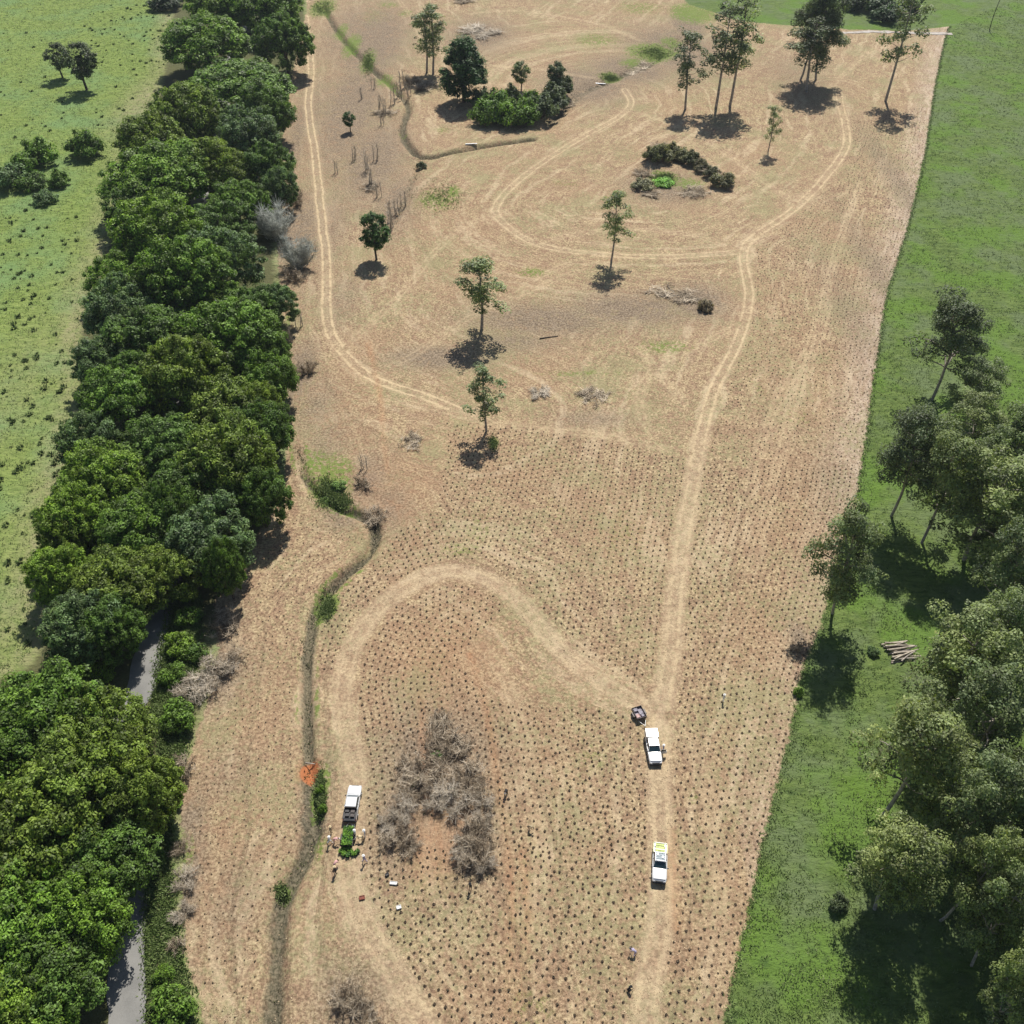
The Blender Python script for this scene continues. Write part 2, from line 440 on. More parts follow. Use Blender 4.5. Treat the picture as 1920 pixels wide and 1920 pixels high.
def ground_material():
    m, nt, b = new_mat('paddock_ground'); nb = NB(nt)
    P = nb.pos()
    rowv = nb.attr('row', True)
    # --- dry slashed paddock
    wv = nt.nodes.new('ShaderNodeTexNoise'); nt.links.new(P, wv.inputs['Vector']); wv.inputs['Scale'].default_value = 0.11; wv.inputs['Detail'].default_value = 3.0
    w1 = nt.nodes.new('ShaderNodeVectorMath'); w1.operation = 'MULTIPLY_ADD'
    nt.links.new(wv.outputs['Color'], w1.inputs[0]); w1.inputs[1].default_value = (5.0, 5.0, 0); nt.links.new(rowv, w1.inputs[2])
    rowv = w1.outputs[0]
    streak = nb.noise(nb.vmul(rowv, (1.3, 0.16, 1)), 1.0, 4.0, 0.68)
    streak2 = nb.noise(nb.vmul(rowv, (0.40, 0.035, 1)), 1.0, 3.0, 0.6)
    med = nb.noise(P, 0.33, 5.0, 0.68, w=21.0)
    fine = nb.noise(P, 2.3, 5.0, 0.72)
    fine2 = nb.noise(P, 0.9, 3.0, 0.6, w=3.0)
    big = nb.noise(P, 0.045, 3.0, 0.55)
    big2 = nb.noise(P, 0.09, 4.0, 0.6, w=7.0)
    straw = nb.mix(nb.step(fine, 0.35, 0.66), (0.212, 0.148, 0.084), (0.62, 0.490, 0.295))
    f = nb.math('ADD', nb.math('MULTIPLY', streak, 0.34), nb.math('ADD', nb.math('MULTIPLY', fine2, 0.33), nb.math('MULTIPLY', med, 0.33)))
    soil = nb.mix(nb.step(fine, 0.3, 0.7), (0.135, 0.086, 0.056), (0.43, 0.290, 0.185))
    c = nb.mix(nb.step(f, 0.43, 0.57), soil, straw)
    c = nb.mix(nb.step(big, 0.42, 0.66, 0, 0.45), c, nb.mix(nb.step(fine, 0.3, 0.7), (0.22, 0.140, 0.085), (0.47, 0.330, 0.205)))
    pale = nb.math('MULTIPLY', nb.step(streak2, 0.51, 0.65, 0, 0.6), nb.step(fine2, 0.3, 0.6, 0.3, 1.0))
    c = nb.mix(pale, c, (0.58, 0.465, 0.305))
    # clods / trash specks
    sp = nb.noise(P, 4.2, 3.0, 0.7, w=1.3)
    c = nb.mix(nb.step(sp, 0.57, 0.68, 0, 0.8), c, (0.12, 0.085, 0.055))
    c = nb.mix(nb.math('MULTIPLY', nb.attr('palestrip'), nb.step(nb.math('ADD', streak, fine), 0.8, 1.2, 0.15, 0.9)), c, (0.56, 0.46, 0.38))
    bw = nb.math('MULTIPLY', nb.attr('brown'), nb.step(nb.math('ADD', med, fine2), 0.75, 1.2, 1.15, 0.35), clamp=True)
    c = nb.mix(bw, c, nb.mix(nb.step(fine, 0.3, 0.7), (0.195, 0.118, 0.070), (0.45, 0.305, 0.185)))
    # creeping green weeds
    gw = nb.math('ADD', nb.math('MULTIPLY', nb.noise(P, 1.1, 4.0, 0.7, w=9.0), 0.55), nb.math('MULTIPLY', big2, 0.5))
    c = nb.mix(nb.step(gw, 0.50, 0.63, 0, 0.62), c, nb.mix(fine, (0.15, 0.15, 0.07), (0.40, 0.38, 0.20)))
    # sprayed, greyer ground
    gr = nb.math('MULTIPLY', nb.attr('grey'), nb.step(nb.math('ADD', fine2, med), 0.68, 1.1, 0.25, 1.6), clamp=True)
    c = nb.mix(gr, c, nb.mix(nb.step(fine, 0.35, 0.68), (0.125, 0.092, 0.062), (0.37, 0.290, 0.205)))
    # tracks
    tdn = nb.math('ADD', nb.attr('tdist'), nb.math('MULTIPLY', nb.math('SUBTRACT', fine2, 0.5), 0.9))
    tband = nb.step(tdn, 1.3, 2.3, 1.0, 0.0)
    rband = nb.step(nb.math('ABSOLUTE', nb.math('SUBTRACT', tdn, 0.95)), 0.12, 0.42, 1.0, 0.0)
    tk = nb.math('MULTIPLY', nb.math('MULTIPLY', nb.attr('track'), tband), nb.step(nb.math('ADD', med, fine2), 0.75, 1.15, 0.45, 1.1), clamp=True)
    c = nb.mix(nb.math('MULTIPLY', tk, 0.75), c, nb.mix(fine, (0.43, 0.325, 0.21), (0.60, 0.475, 0.315)))
    rt = nb.math('MULTIPLY', nb.math('MULTIPLY', nb.attr('rut'), rband), nb.step(nb.math('ADD', med, fine2), 0.8, 1.15, 0.35, 1.1), clamp=True)
    c = nb.mix(nb.math('MULTIPLY', rt, 0.8), c, (0.60, 0.47, 0.29))
    # red subsoil
    rd = nb.math('MULTIPLY', nb.attr('red'), nb.step(fine, 0.3, 0.6, 0.4, 1.0), clamp=True)
    c = nb.mix(nb.math('MULTIPLY', rd, 0.5), c, (0.42, 0.20, 0.10))
    # gully floor: dark weedy ground, with the ditch's shade painted into the colour
    gl = nb.step(nb.math('ADD', nb.attr('gully'), nb.math('MULTIPLY', nb.math('SUBTRACT', fine2, 0.5), 0.8)), 0.25, 0.75)
    gcol = nb.mix(nb.step(fine, 0.35, 0.65), (0.055, 0.055, 0.035), (0.20, 0.175, 0.12))
    c = nb.mix(nb.math('MULTIPLY', gl, 0.9), c, gcol)
    c = nb.mix(nb.step(nb.attr('red'), 0.95, 1.5, 0, 0.9), c, (0.46, 0.17, 0.07))
    # lush grass
    ls = nb.step(nb.math('MULTIPLY', nb.attr('lush'), nb.step(nb.noise(P, 1.3, 4.0, 0.7, w=2.0), 0.25, 0.7, 0.1, 1.6)), 0.28, 0.85)
    c = nb.mix(nb.math('MULTIPLY', ls, 0.85), c, nb.mix(fine, (0.08, 0.14, 0.02), (0.20, 0.28, 0.06)))
    # --- pasture
    gstr = nb.noise(nb.vmul(P, (0.35, 0.9, 1)), 1.0, 5.0, 0.68, dist=0.8)
    gfine = nb.noise(P, 2.6, 4.0, 0.75, w=4.0)
    sepx = nt.nodes.new('ShaderNodeSeparateXYZ'); nt.links.new(P, sepx.inputs[0])
    right = nb.step(sepx.outputs[0], 10.0, 20.0)
    gR = nb.mix(nb.step(gstr, 0.30, 0.70), (0.076, 0.120, 0.030), (0.158, 0.218, 0.062))
    gR = nb.mix(nb.step(nb.noise(P, 0.10, 5.0, 0.65, w=5.5), 0.42, 0.62, 0, 0.75), gR, nb.mix(gfine, (0.095, 0.135, 0.060), (0.185, 0.230, 0.115)))
    gR = nb.mix(nb.step(nb.noise(P, 0.07, 4.0, 0.6, w=15.5), 0.48, 0.62, 0, 0.75), gR, (0.115, 0.205, 0.032))
    gR = nb.mix(nb.step(nb.noise(P, 0.45, 4.0, 0.65, w=17.5), 0.56, 0.68, 0, 0.6), gR, (0.055, 0.095, 0.03))
    gL = nb.mix(nb.step(gstr, 0.30, 0.70), (0.135, 0.200, 0.046), (0.255, 0.325, 0.092))
    gL = nb.mix(nb.step(nb.noise(P, 0.05, 3.0, 0.6, w=6.5), 0.42, 0.66, 0, 0.75), gL, (0.165, 0.27, 0.105))
    dry = nb.math('MULTIPLY', nb.attr('dry'), nb.step(nb.noise(P, 0.5, 4.0, 0.7, w=8.0), 0.3, 0.65, 0.3, 1.1), clamp=True)
    gL = nb.mix(dry, gL, nb.mix(gfine, (0.25, 0.24, 0.12), (0.38, 0.34, 0.20)))
    g = nb.mix(right, gL, gR)
    g = nb.mix(nb.step(gfine, 0.52, 0.72, 0, 0.5), g, nb.mix(1.0, g, (0.45, 0.5, 0.4), 'MULTIPLY'))
    g = nb.mix(nb.step(gfine, 0.30, 0.44, 0.45, 0), g, nb.mix(1.0, g, (1.5, 1.4, 1.4), 'MULTIPLY'))
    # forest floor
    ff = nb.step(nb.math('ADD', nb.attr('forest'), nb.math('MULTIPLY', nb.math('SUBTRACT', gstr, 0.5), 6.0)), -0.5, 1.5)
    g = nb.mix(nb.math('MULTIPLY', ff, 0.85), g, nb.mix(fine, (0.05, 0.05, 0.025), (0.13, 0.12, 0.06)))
    # field outline, frayed by grass
    e = nb.math('ADD', nb.attr('field'), nb.math('MULTIPLY', nb.math('SUBTRACT', nb.noise(P, 0.7, 5.0, 0.75, w=11.0), 0.5), 3.2))
    ef = nb.step(e, -0.25, 0.25)
    c = nb.mix(ef, g, c)
    nt.links.new(c, b.inputs['Base Color'])
    b.inputs['Roughness'].default_value = 0.95
    b.inputs['Specular IOR Level'].default_value = 0.15
    h1 = nb.noise(P, 2.0, 6.0, 0.75, w=12.0)
    bn = nb.bump(h1, 0.9, 0.22)
    gb = nb.math('MULTIPLY', nb.math('SUBTRACT', 1.0, ef), nb.math('SUBTRACT', nb.noise(nb.vmul(P, (0.5, 1.0, 1)), 1.2, 4.0, 0.7), 0.5))
    bn = nb.bump(gb, 0.8, 0.55, bn)
    bn = nb.bump(nb.math('MULTIPLY', streak, ef), 0.7, 0.15, bn)
    nt.links.new(bn, b.inputs['Normal'])
    return m
brown = blobs([(800,1230,130,110,.9),(760,1350,70,90,.8),(1010,1420,90,120,.7),(1120,1280,80,60,.6),(950,900,130,60,.5),(1150,1000,90,100,.5),(740,1010,100,70,.8),(640,790,70,120,.7),(470,1300,60,120,.6),
 (430,1620,60,180,.7),(1000,1720,120,160,.6),(1130,1650,60,160,.5),(1420,1230,60,150,.5),(1370,1700,60,180,.4),(1500,950,70,120,.4),(1450,620,70,120,.5),(1560,450,60,120,.45),(700,60,60,60,.7),(620,250,50,150,.6),
 (900,700,120,40,.4),(1000,330,120,60,.35),(850,430,100,80,.5),(1290,1800,60,160,.4),(900,1840,90,100,.5),(780,900,70,60,.6)])
palest = np.zeros(gx.shape); palest[near] = np.clip(1 - sd_field_raw / 9.0, 0, 1) * (nx_ > 30) * np.clip((ny_ - 105) / 30, 0.4, 1) * 0.8
drym = np.zeros(gx.shape)
drym[near] = np.clip(1 - np.abs(-sd_forest[near] - 1) / 7.0, 0, 1) * (vnoise(nx_, ny_, 0.05, 71) * 0.8 + 0.35)
drym = np.maximum(drym, blobs([(270,190,40,60,.9),(240,330,20,90,.8),(190,480,40,90,.7),(110,900,50,120,.7),(40,1130,60,150,.6),(60,700,90,160,.35),(1500,1450,30,60,.0)]))
M['ground'] = ground_material()
gm = mesh_np('ground', np.stack([gx, gy, gz], 1), 4, gidx, [M['ground']], smooth=True, attrs={
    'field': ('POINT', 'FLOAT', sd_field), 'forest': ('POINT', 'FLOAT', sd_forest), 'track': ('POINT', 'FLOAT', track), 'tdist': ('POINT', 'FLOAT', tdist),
    'rut': ('POINT', 'FLOAT', rut), 'red': ('POINT', 'FLOAT', red), 'gully': ('POINT', 'FLOAT', gul),
    'brown': ('POINT', 'FLOAT', brown), 'palestrip': ('POINT', 'FLOAT', palest), 'lush': ('POINT', 'FLOAT', lush), 'grey': ('POINT', 'FLOAT', grey), 'dry': ('POINT', 'FLOAT', drym),
    'row': ('POINT', 'FLOAT_VECTOR', row)})
tag(mobj('ground', gm), kind='structure')

# road strips
def strip(name, P, hw, z, mat, jitter=0.0):
    P = resample(P, 1.0)
    t = np.gradient(P, axis=0); t /= np.linalg.norm(t, axis=1)[:, None]
    n = np.stack([-t[:, 1], t[:, 0]], 1)
    cols = [-1, -0.5, 0, 0.5, 1]
    V = []
    for c in cols:
        w = hw + (jitter * (vnoise(P[:, 0], P[:, 1], 0.5, c * 9 + 40) - 0.5) if abs(c) == 1 else 0)
        q = P + n * (c * w)[:, None] if np.ndim(w) else P + n * (c * w)
        V.append(np.column_stack([q, np.full(len(P), z) + 0.05 * (1 - c * c)]))
    V = np.stack(V, 1).reshape(-1, 3)
    k = len(cols); f = []
    for i in range(len(P) - 1):
        for j in range(k - 1):
            a = i * k + j; f.append([a, a + 1, a + k + 1, a + k])
    o = mobj(name, mesh_np(name, V, 4, f, [mat], smooth=True)); return tag(o, kind='structure')

def asphalt():
    m, nt, b = new_mat('asphalt_lane'); nb = NB(nt); P = nb.pos()
    n1 = nb.noise(P, 0.25, 4.0, 0.6); n2 = nb.noise(P, 7.0, 3.0, 0.7)
    c = nb.mix(nb.step(n1, 0.35, 0.65), (0.175, 0.172, 0.162), (0.24, 0.235, 0.22))
    c = nb.mix(nb.step(n2, 0.4, 0.7, 0, 0.4), c, (0.28, 0.28, 0.27))
    nt.links.new(c, b.inputs['Base Color']); b.inputs['Roughness'].default_value = 0.9
    nt.links.new(nb.bump(n2, 0.4, 0.02), b.inputs['Normal'])
    return m
M['asphalt'] = asphalt()
strip('road', ROAD, 2.15, -0.04, M['asphalt'], 0.7)
def gravel():
    m, nt, b = new_mat('pale_gravel'); nb = NB(nt); P = nb.pos()
    n1 = nb.noise(P, 0.4, 5.0, 0.7)
    c = nb.mix(nb.step(n1, 0.35, 0.65), (0.33, 0.29, 0.25), (0.5, 0.46, 0.42))
    nt.links.new(c, b.inputs['Base Color']); b.inputs['Roughness'].default_value = 0.95
    nt.links.new(nb.bump(nb.noise(P, 3.0, 4.0, 0.7), 0.8, 0.06), b.inputs['Normal'])
    return m
M['gravel'] = gravel()
strip('gravel_path', TOPROAD, 1.3, 0.17, M['gravel'], 1.6)

# ------------------------------------------------------------------ foliage and timber geometry
def unit(n, r):
    v = r.normal(size=(n, 3)); return v / np.linalg.norm(v, axis=1)[:, None]

def leaf_cards(C, N, L, W, r):
    """diamond leaf sprays: centres C, normals N"""
    n = len(C)
    a = unit(n, r); u = np.cross(N, a); u /= (np.linalg.norm(u, axis=1)[:, None] + 1e-9)
    v = np.cross(N, u)
    L = L[:, None]; W = W[:, None]
    fold = N * (0.12 * L)
    V = np.stack([C - u * L, C - v * W + fold, C + u * L, C + v * W + fold], 1)
    return V.reshape(-1, 3)

def crown_mesh(name, puffs, leaf, dens, r, up=0.6, droop=0.0, fill=True):
    """puffs: (centre xyz, radius, vertical squash)"""
    Cs, Ns, Ls, Ws, To, Wa = [], [], [], [], [], []
    for (c, pr, sq) in puffs:
        n = int(dens * pr * pr)
        d = unit(n, r)
        keep = d[:, 2] > -0.45
        d = d[keep]; n = len(d)
        # secondary lumps on each clump
        q = unit(6, r)
        lump = np.max(d @ q.T, axis=1)
        rad = pr * (0.78 + 0.26 * np.clip(lump, 0, 1) ** 3 + r.uniform(-0.24, 0.12, n))
        p = np.array(c) + d * rad[:, None] * np.array([1, 1, sq])
        p[:, 2] -= droop * r.rand(n) * pr
        nn = d * 0.8 + unit(n, r) * 0.55; nn[:, 2] += up
        nn /= np.linalg.norm(nn, axis=1)[:, None]
        Cs.append(p); Ns.append(nn)
        s = leaf * r.uniform(0.6, 1.35, n)
        Ls.append(s); Ws.append(s * r.uniform(0.42, 0.7, n))
        pt = r.uniform(0.2, 0.75)
        To.append(np.clip(pt + r.normal(0, 0.17, n), 0, 1)); Wa.append(np.full(n, np.clip(r.normal(0.3, 0.3), 0, 1)))
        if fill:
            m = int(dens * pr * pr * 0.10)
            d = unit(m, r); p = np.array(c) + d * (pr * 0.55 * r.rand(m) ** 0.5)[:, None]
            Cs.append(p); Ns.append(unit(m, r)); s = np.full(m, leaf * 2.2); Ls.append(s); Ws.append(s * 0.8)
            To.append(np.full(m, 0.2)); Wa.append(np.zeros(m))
    C = np.concatenate(Cs); N = np.concatenate(Ns); L = np.concatenate(Ls); W = np.concatenate(Ws)
    V = leaf_cards(C, N, L, W, r)
    idx = np.arange(len(V))
    return mesh_np(name, V, 4, idx, [M['leaf']], attrs={'tone': ('FACE', 'FLOAT', np.concatenate(To)), 'warm': ('FACE', 'FLOAT', np.concatenate(Wa))})

class Tubes:
    def __init__(self): self.V = []; self.F = []; self.n = 0; self.T = []; self.tone = 0.5
    def tube(self, pts, r0, r1, k=5):
        pts = np.asarray(pts, float); m = len(pts)
        t = np.gradient(pts, axis=0); t /= (np.linalg.norm(t, axis=1)[:, None] + 1e-9)
        ref = np.array([0.3, 1, 0.1]) if abs(t[0][2]) > 0.5 else np.array([0, 0, 1.0])
        u = np.cross(t, ref); u /= (np.linalg.norm(u, axis=1)[:, None] + 1e-9); v = np.cross(t, u)
        rr = np.linspace(r0, r1, m)
        for j in range(m):
            for i in range(k):
                a = 2 * math.pi * i / k
                self.V.append(pts[j] + (u[j] * math.cos(a) + v[j] * math.sin(a)) * rr[j])
        for j in range(m - 1):
            for i in range(k):
                a = self.n + j * k + i; b = self.n + j * k + (i + 1) % k
                self.F.append([a, b, b + k, a + k]); self.T.append(self.tone)
        self.n += m * k
    def mesh(self, name, mat):
        return mesh_np(name, np.array(self.V), 4, np.array(self.F), [mat], smooth=True, attrs={'tone': ('FACE', 'FLOAT', self.T)})

def bend(a, b, r, amt, m=6):
    a = np.array(a, float); b = np.array(b, float)
    t = np.linspace(0, 1, m)[:, None]
    p = a + (b - a) * t
    off = r.normal(0, 1, 3) * amt * np.linalg.norm(b - a)
    return p + off * np.sin(t * math.pi) * 0.6 + r.normal(0, amt * 0.12, (m, 3)) * np.linalg.norm(b - a) * np.sin(t * math.pi)

def arche(kind, seed):
    r = np.random.RandomState(seed)
    tb = Tubes(); puffs = []; bark = M['bark_dark']
    if kind == 'broad':
        R = 8.0; zc = 6.9
        lobes = [(r.uniform(0, 6.28), r.uniform(0.75, 1.12)) for _ in range(6)]
        n = 0; tries = 0
        while n < 200 and tries < 9000:
            tries += 1
            d = unit(1, r)[0]
            if d[2] < -0.7: continue
            az = math.atan2(d[1], d[0])
            k = 0.84 + 0.32 * sum(max(0, math.cos(az - a)) ** 6 * (s - 0.6) for a, s in lobes) + r.uniform(-.20, .10)
            c = np.array([d[0] * R * k, d[1] * R * k, zc + d[2] * 5.4 * k])
            pr = r.choice([r.uniform(0.55, 1.0), r.uniform(0.9, 1.85)])
            if any(np.linalg.norm(c - q[0]) < 0.52 * (pr + q[1]) for q in puffs): continue
            puffs.append((c, pr, 0.8)); n += 1
        for _ in range(16):
            d = unit(1, r)[0] * r.uniform(0.2, 0.62); puffs.append((np.array([d[0] * R, d[1] * R, zc + d[2] * 3.5]), 2.2, 0.8))
        crown = crown_mesh('crown', puffs, 0.20, 125, r)
        tb.tube(bend((0, 0, -0.4), (0.3, 0, 5.5), r, 0.05), 0.55, 0.35, 7)
        for _ in range(7):
            e = unit(1, r)[0]; tb.tube(bend((0.2, 0, r.uniform(2.5, 5)), (e[0] * 5.5, e[1] * 5.5, 7 + abs(e[2]) * 3), r, 0.15), 0.25, 0.07, 5)
    elif kind == 'euc':
        bark = M['bark_grey']; H = 20.0
        top = np.array([r.uniform(-1, 1), r.uniform(-1, 1), 17.0])
        trunk = bend((0, 0, -0.4), top, r, 0.05, 9); tb.tube(trunk, 0.26, 0.09, 7)
        nb_ = 26
        for i in range(nb_):
            f = 0.42 + 0.56 * i / (nb_ - 1)
            base = trunk[int(f * 8)]
            a = i * 2.4 + r.uniform(-.4, .4); rad = r.uniform(1.6, 4.9) * (1.0 - 0.40 * max(0, f - 0.65) / 0.35)
            e = base + np.array([math.cos(a) * rad, math.sin(a) * rad, r.uniform(1.2, 3.4)])
            tb.tube(bend(base, e, r, 0.12), 0.13, 0.04, 5)
            for j in range(r.randint(4, 8)):
                o = unit(1, r)[0] * r.uniform(0.4, 2.3); o[2] = abs(o[2]) * 0.9 - 0.4
                puffs.append((e + o, r.uniform(0.6, 1.45), 0.9))
        for j in range(9):
            o = unit(1, r)[0] * 1.7; puffs.append((top + np.array([0, 0, 1.3]) + o * np.array([1, 1, 0.7]), r.uniform(0.9, 1.5), 0.8))
        crown = crown_mesh('crown', puffs, 0.17, 135, r, droop=0.45, fill=False)
    elif kind == 'slim':
        bark = M['bark_grey']; 
        top = np.array([r.uniform(-.4, .4), r.uniform(-.4, .4), 16.5])
        trunk = bend((0, 0, -0.4), top, r, 0.02, 9); tb.tube(trunk, 0.22, 0.05, 6)
        for i in range(26):
            f = 0.36 + 0.62 * i / 25
            base = trunk[min(8, int(f * 8))] * (1 - (f * 8) % 1) + trunk[min(8, int(f * 8) + 1)] * ((f * 8) % 1)
            a = i * 2.4 + r.uniform(-.6, .6); rad = r.uniform(0.5, 2.7) * (1.0 - 0.5 * max(0, f - 0.7) / 0.3)
            e = base + np.array([math.cos(a) * rad, math.sin(a) * rad, r.uniform(0.3, 1.7)])
            tb.tube(bend(base, e, r, 0.1, 5), 0.06, 0.02, 4)
            for j in range(r.randint(2, 5)):
                o = unit(1, r)[0] * r.uniform(0.2, 1.0)
                puffs.append((e + o, r.uniform(0.45, 1.0), 0.9))
        crown = crown_mesh('crown', puffs, 0.17, 120, r, droop=0.3, fill=False)
    elif kind == 'cone':
        tb.tube([(0, 0, -0.4), (0, 0, 4), (0, 0, 11)], 0.4, 0.1, 6)
        for i in range(90):
            z = r.uniform(1.6, 13.2); rad = 4.0 * math.sin(min(1, (14.3 - z) / 8.5) * math.pi / 2) * (0.75 + 0.25 * min(1, (z - 0.8) / 2.5))
            a = r.uniform(0, 6.28); k = r.uniform(0.72, 0.98)
            puffs.append((np.array([math.cos(a) * rad * k, math.sin(a) * rad * k, z]), r.uniform(0.8, 1.4), 0.9))
        for z in np.linspace(3, 12, 7): puffs.append((np.array([0, 0, z]), 2.0, 1.0))
        crown = crown_mesh('crown', puffs, 0.19, 120, r)
    elif kind == 'round':
        tb.tube(bend((0, 0, -0.3), (0, 0, 4.5), r, 0.03), 0.22, 0.1, 6)
        for i in range(46):
            d = unit(1, r)[0]; k = r.uniform(0.74, 0.98)
            c = np.array([d[0] * 2.7 * k, d[1] * 2.7 * k, 5.0 + d[2] * 2.9 * k])
            c[:2] *= 1.0 - 0.25 * max(0, (5.0 - c[2]) / 3)
            puffs.append((c, r.uniform(0.55, 1.0), 0.9))
        puffs.append((np.array([0, 0, 5.0]), 2.0, 1.0))
        crown = crown_mesh('crown', puffs, 0.16, 150, r)
    elif kind == 'bush':
        for k in range(4):
            a = r.uniform(0, 6.28); tb.tube(bend((0, 0, -0.2), (math.cos(a) * 1.6, math.sin(a) * 1.6, 2.2), r, 0.1), 0.09, 0.03, 4)
        for i in range(44):
            d = unit(1, r)[0]; d[2] = abs(d[2]); k = r.uniform(0.6, 1.0)
            puffs.append((np.array([d[0] * 2.7 * k, d[1] * 2.7 * k, 0.7 + d[2] * 2.6 * k]), r.uniform(0.5, 1.05), 0.85))
        puffs.append((np.array([0, 0, 1.4]), 1.7, 0.8))
        crown = crown_mesh('crown', puffs, 0.17, 130, r)
    crown.name = 'crown_' + kind
    return crown, tb.mesh('trunk_' + kind, bark)

DIM = {'broad': (8.9, 13.8), 'euc': (6.0, 19.8), 'slim': (3.1, 18.0), 'cone': (4.6, 14.6), 'round': (3.2, 8.4), 'bush': (3.3, 4.1)}
LIB = {'broad': [arche('broad', s) for s in (1, 2, 3, 4)], 'euc': [arche('euc', s) for s in (5, 6, 7, 8)],
       'slim': [arche('slim', s) for s in (9, 10, 11)], 'cone': [arche('cone', 12)],
       'round': [arche('round', s) for s in (13, 14)], 'bush': [arche('bush', s) for s in (15, 16, 17)]}
NAME = {'broad': 'broadleaf_tree', 'euc': 'eucalypt_tree', 'slim': 'slender_tree', 'cone': 'conical_tree', 'round': 'round_tree', 'bush': 'leafy_shrub'}
CAT = {'bush': 'shrub'}
tr_rng = random.Random(5)
def tree(kind, x, y, radius, H, col, label, group=None, var=None, rz=None, lean=0.0):
    v = LIB[kind][tr_rng.randrange(len(LIB[kind])) if var is None else var % len(LIB[kind])]
    R0, H0 = DIM[kind]
    e = empty(NAME[kind], (x, y, hz(x, y)), tr_rng.uniform(0, 6.28) if rz is None else rz)
    e.scale = (radius / R0, radius / R0, H / H0)
    e.rotation_euler.x = lean * tr_rng.uniform(-1, 1); e.rotation_euler.y = lean * tr_rng.uniform(-1, 1)
    c = mobj('crown', v[0], e); c.color = (*col, 1)
    mobj('trunk' if kind != 'bush' else 'stem', v[1], e)
    tag(e, label, CAT.get(kind, 'tree'), group)
    return e

# ---- left belt: crown centre in the photograph (px, py), half width px, colour
DG = (0.043, 0.076, 0.014); MG = (0.054, 0.095, 0.014); BG = (0.062, 0.108, 0.014); OG = (0.068, 0.098, 0.016); GG = (0.054, 0.086, 0.034); YG = (0.074, 0.118, 0.016)
CN = {DG: 'dark green', MG: 'mid green', BG: 'bright green', OG: 'olive green', GG: 'grey green', YG: 'yellow green'}
BELT = [(415,20,58,YG),(500,25,62,MG),(535,95,48,DG),(385,95,72,BG),(455,170,85,MG),(500,215,48,DG),(345,235,58,OG),(285,275,58,OG),(465,252,50,GG),(305,345,85,BG),(405,325,52,OG),
 (440,378,50,MG),(395,420,55,DG),(500,305,42,DG),(520,345,30,GG),(300,455,72,YG),(400,495,68,GG),(225,510,52,BG),(350,545,75,MG),(462,575,52,DG),(220,590,60,GG),(285,635,72,DG),(430,645,80,MG),
 (185,665,52,GG),(500,700,48,MG),(345,715,72,OG),(225,750,68,MG),(420,760,68,OG),(495,800,50,DG),(160,820,52,GG),(300,825,68,DG),(430,870,76,OG),(350,905,66,DG),(195,890,70,YG),(140,965,58,YG),
 (255,985,72,MG),(385,1000,72,GG),(485,925,48,DG),(110,1060,52,YG),(205,1085,72,OG),(290,1055,58,OG),(150,1165,68,GG),(205,1160,52,DG),(80,1350,105,MG),(185,1372,80,OG),(20,1450,105,MG),
 (150,1465,105,OG),(265,1475,66,OG),(50,1570,110,OG),(180,1590,92,DG),(40,1700,110,BG),(135,1720,84,BG),(75,1830,100,DG),(10,1890,90,YG),(512,555,36,GG),(505,640,34,DG),(250,390,46,DG),(330,480,46,OG),(260,700,44,DG),(110,1000,40,OG),(320,960,44,DG),(420,1060,34,DG),(480,760,40,OG),(400,580,44,OG),(-90,1520,110,MG),(-110,1720,110,DG),(-90,1900,110,MG)]
BANDS = [(40,'at the top edge'),(140,'level with the two pasture trees'),(290,'level with the round pasture shrub'),(400,'level with the pasture thicket'),
 (520,'level with the silvery bare shrubs'),(640,'level with the highest lone eucalypt'),(740,'level with the gully head scrub'),(840,'level with the burnt patch'),
 (960,'level with the green gully patch'),(1110,'above the pale lane'),(1260,'beside the pale lane'),(1420,'just below the pale lane'),
 (1560,'level with the seedling trailer'),(1680,'level with the shaded asphalt'),(1790,'above the open asphalt'),(2100,'at the bottom edge')]
rows = {}
for i, t in enumerate(BELT):
    if t[0] < -50: continue
    bi = next(k for k, bnd in enumerate(BANDS) if t[1] <= bnd[0])
    rows.setdefault(bi, []).append(i)
ORD = ['first', 'second', 'third', 'fourth', 'fifth', 'sixth', 'seventh', 'eighth', 'ninth', 'tenth', 'eleventh', 'twelfth']
blabel = {}
for bi, L in rows.items():
    L.sort(key=lambda i: BELT[i][0])
    for k, i in enumerate(L):
        pos = 'alone' if len(L) == 1 else ORD[k] + ' from left'
        blabel[i] = f"{'wide' if BELT[i][2] > 60 else 'smaller'} {CN[BELT[i][3]]} belt tree, {pos}, {BANDS[bi][1]}"
for i, (px, py, r, col) in enumerate(BELT):
    z = 8.0
    x, y = G(px, py, z)
    rad = r / scale_at(y, z) * 1.24
    H = max(12.5, min(20, rad * 1.75)) * tr_rng.uniform(0.88, 1.14)
    tree('broad', x, y, rad, H, col, blabel.get(i, 'broad tree of the belt just outside the left edge of the photo'), 'trees of the dense belt left of the field', var=i)

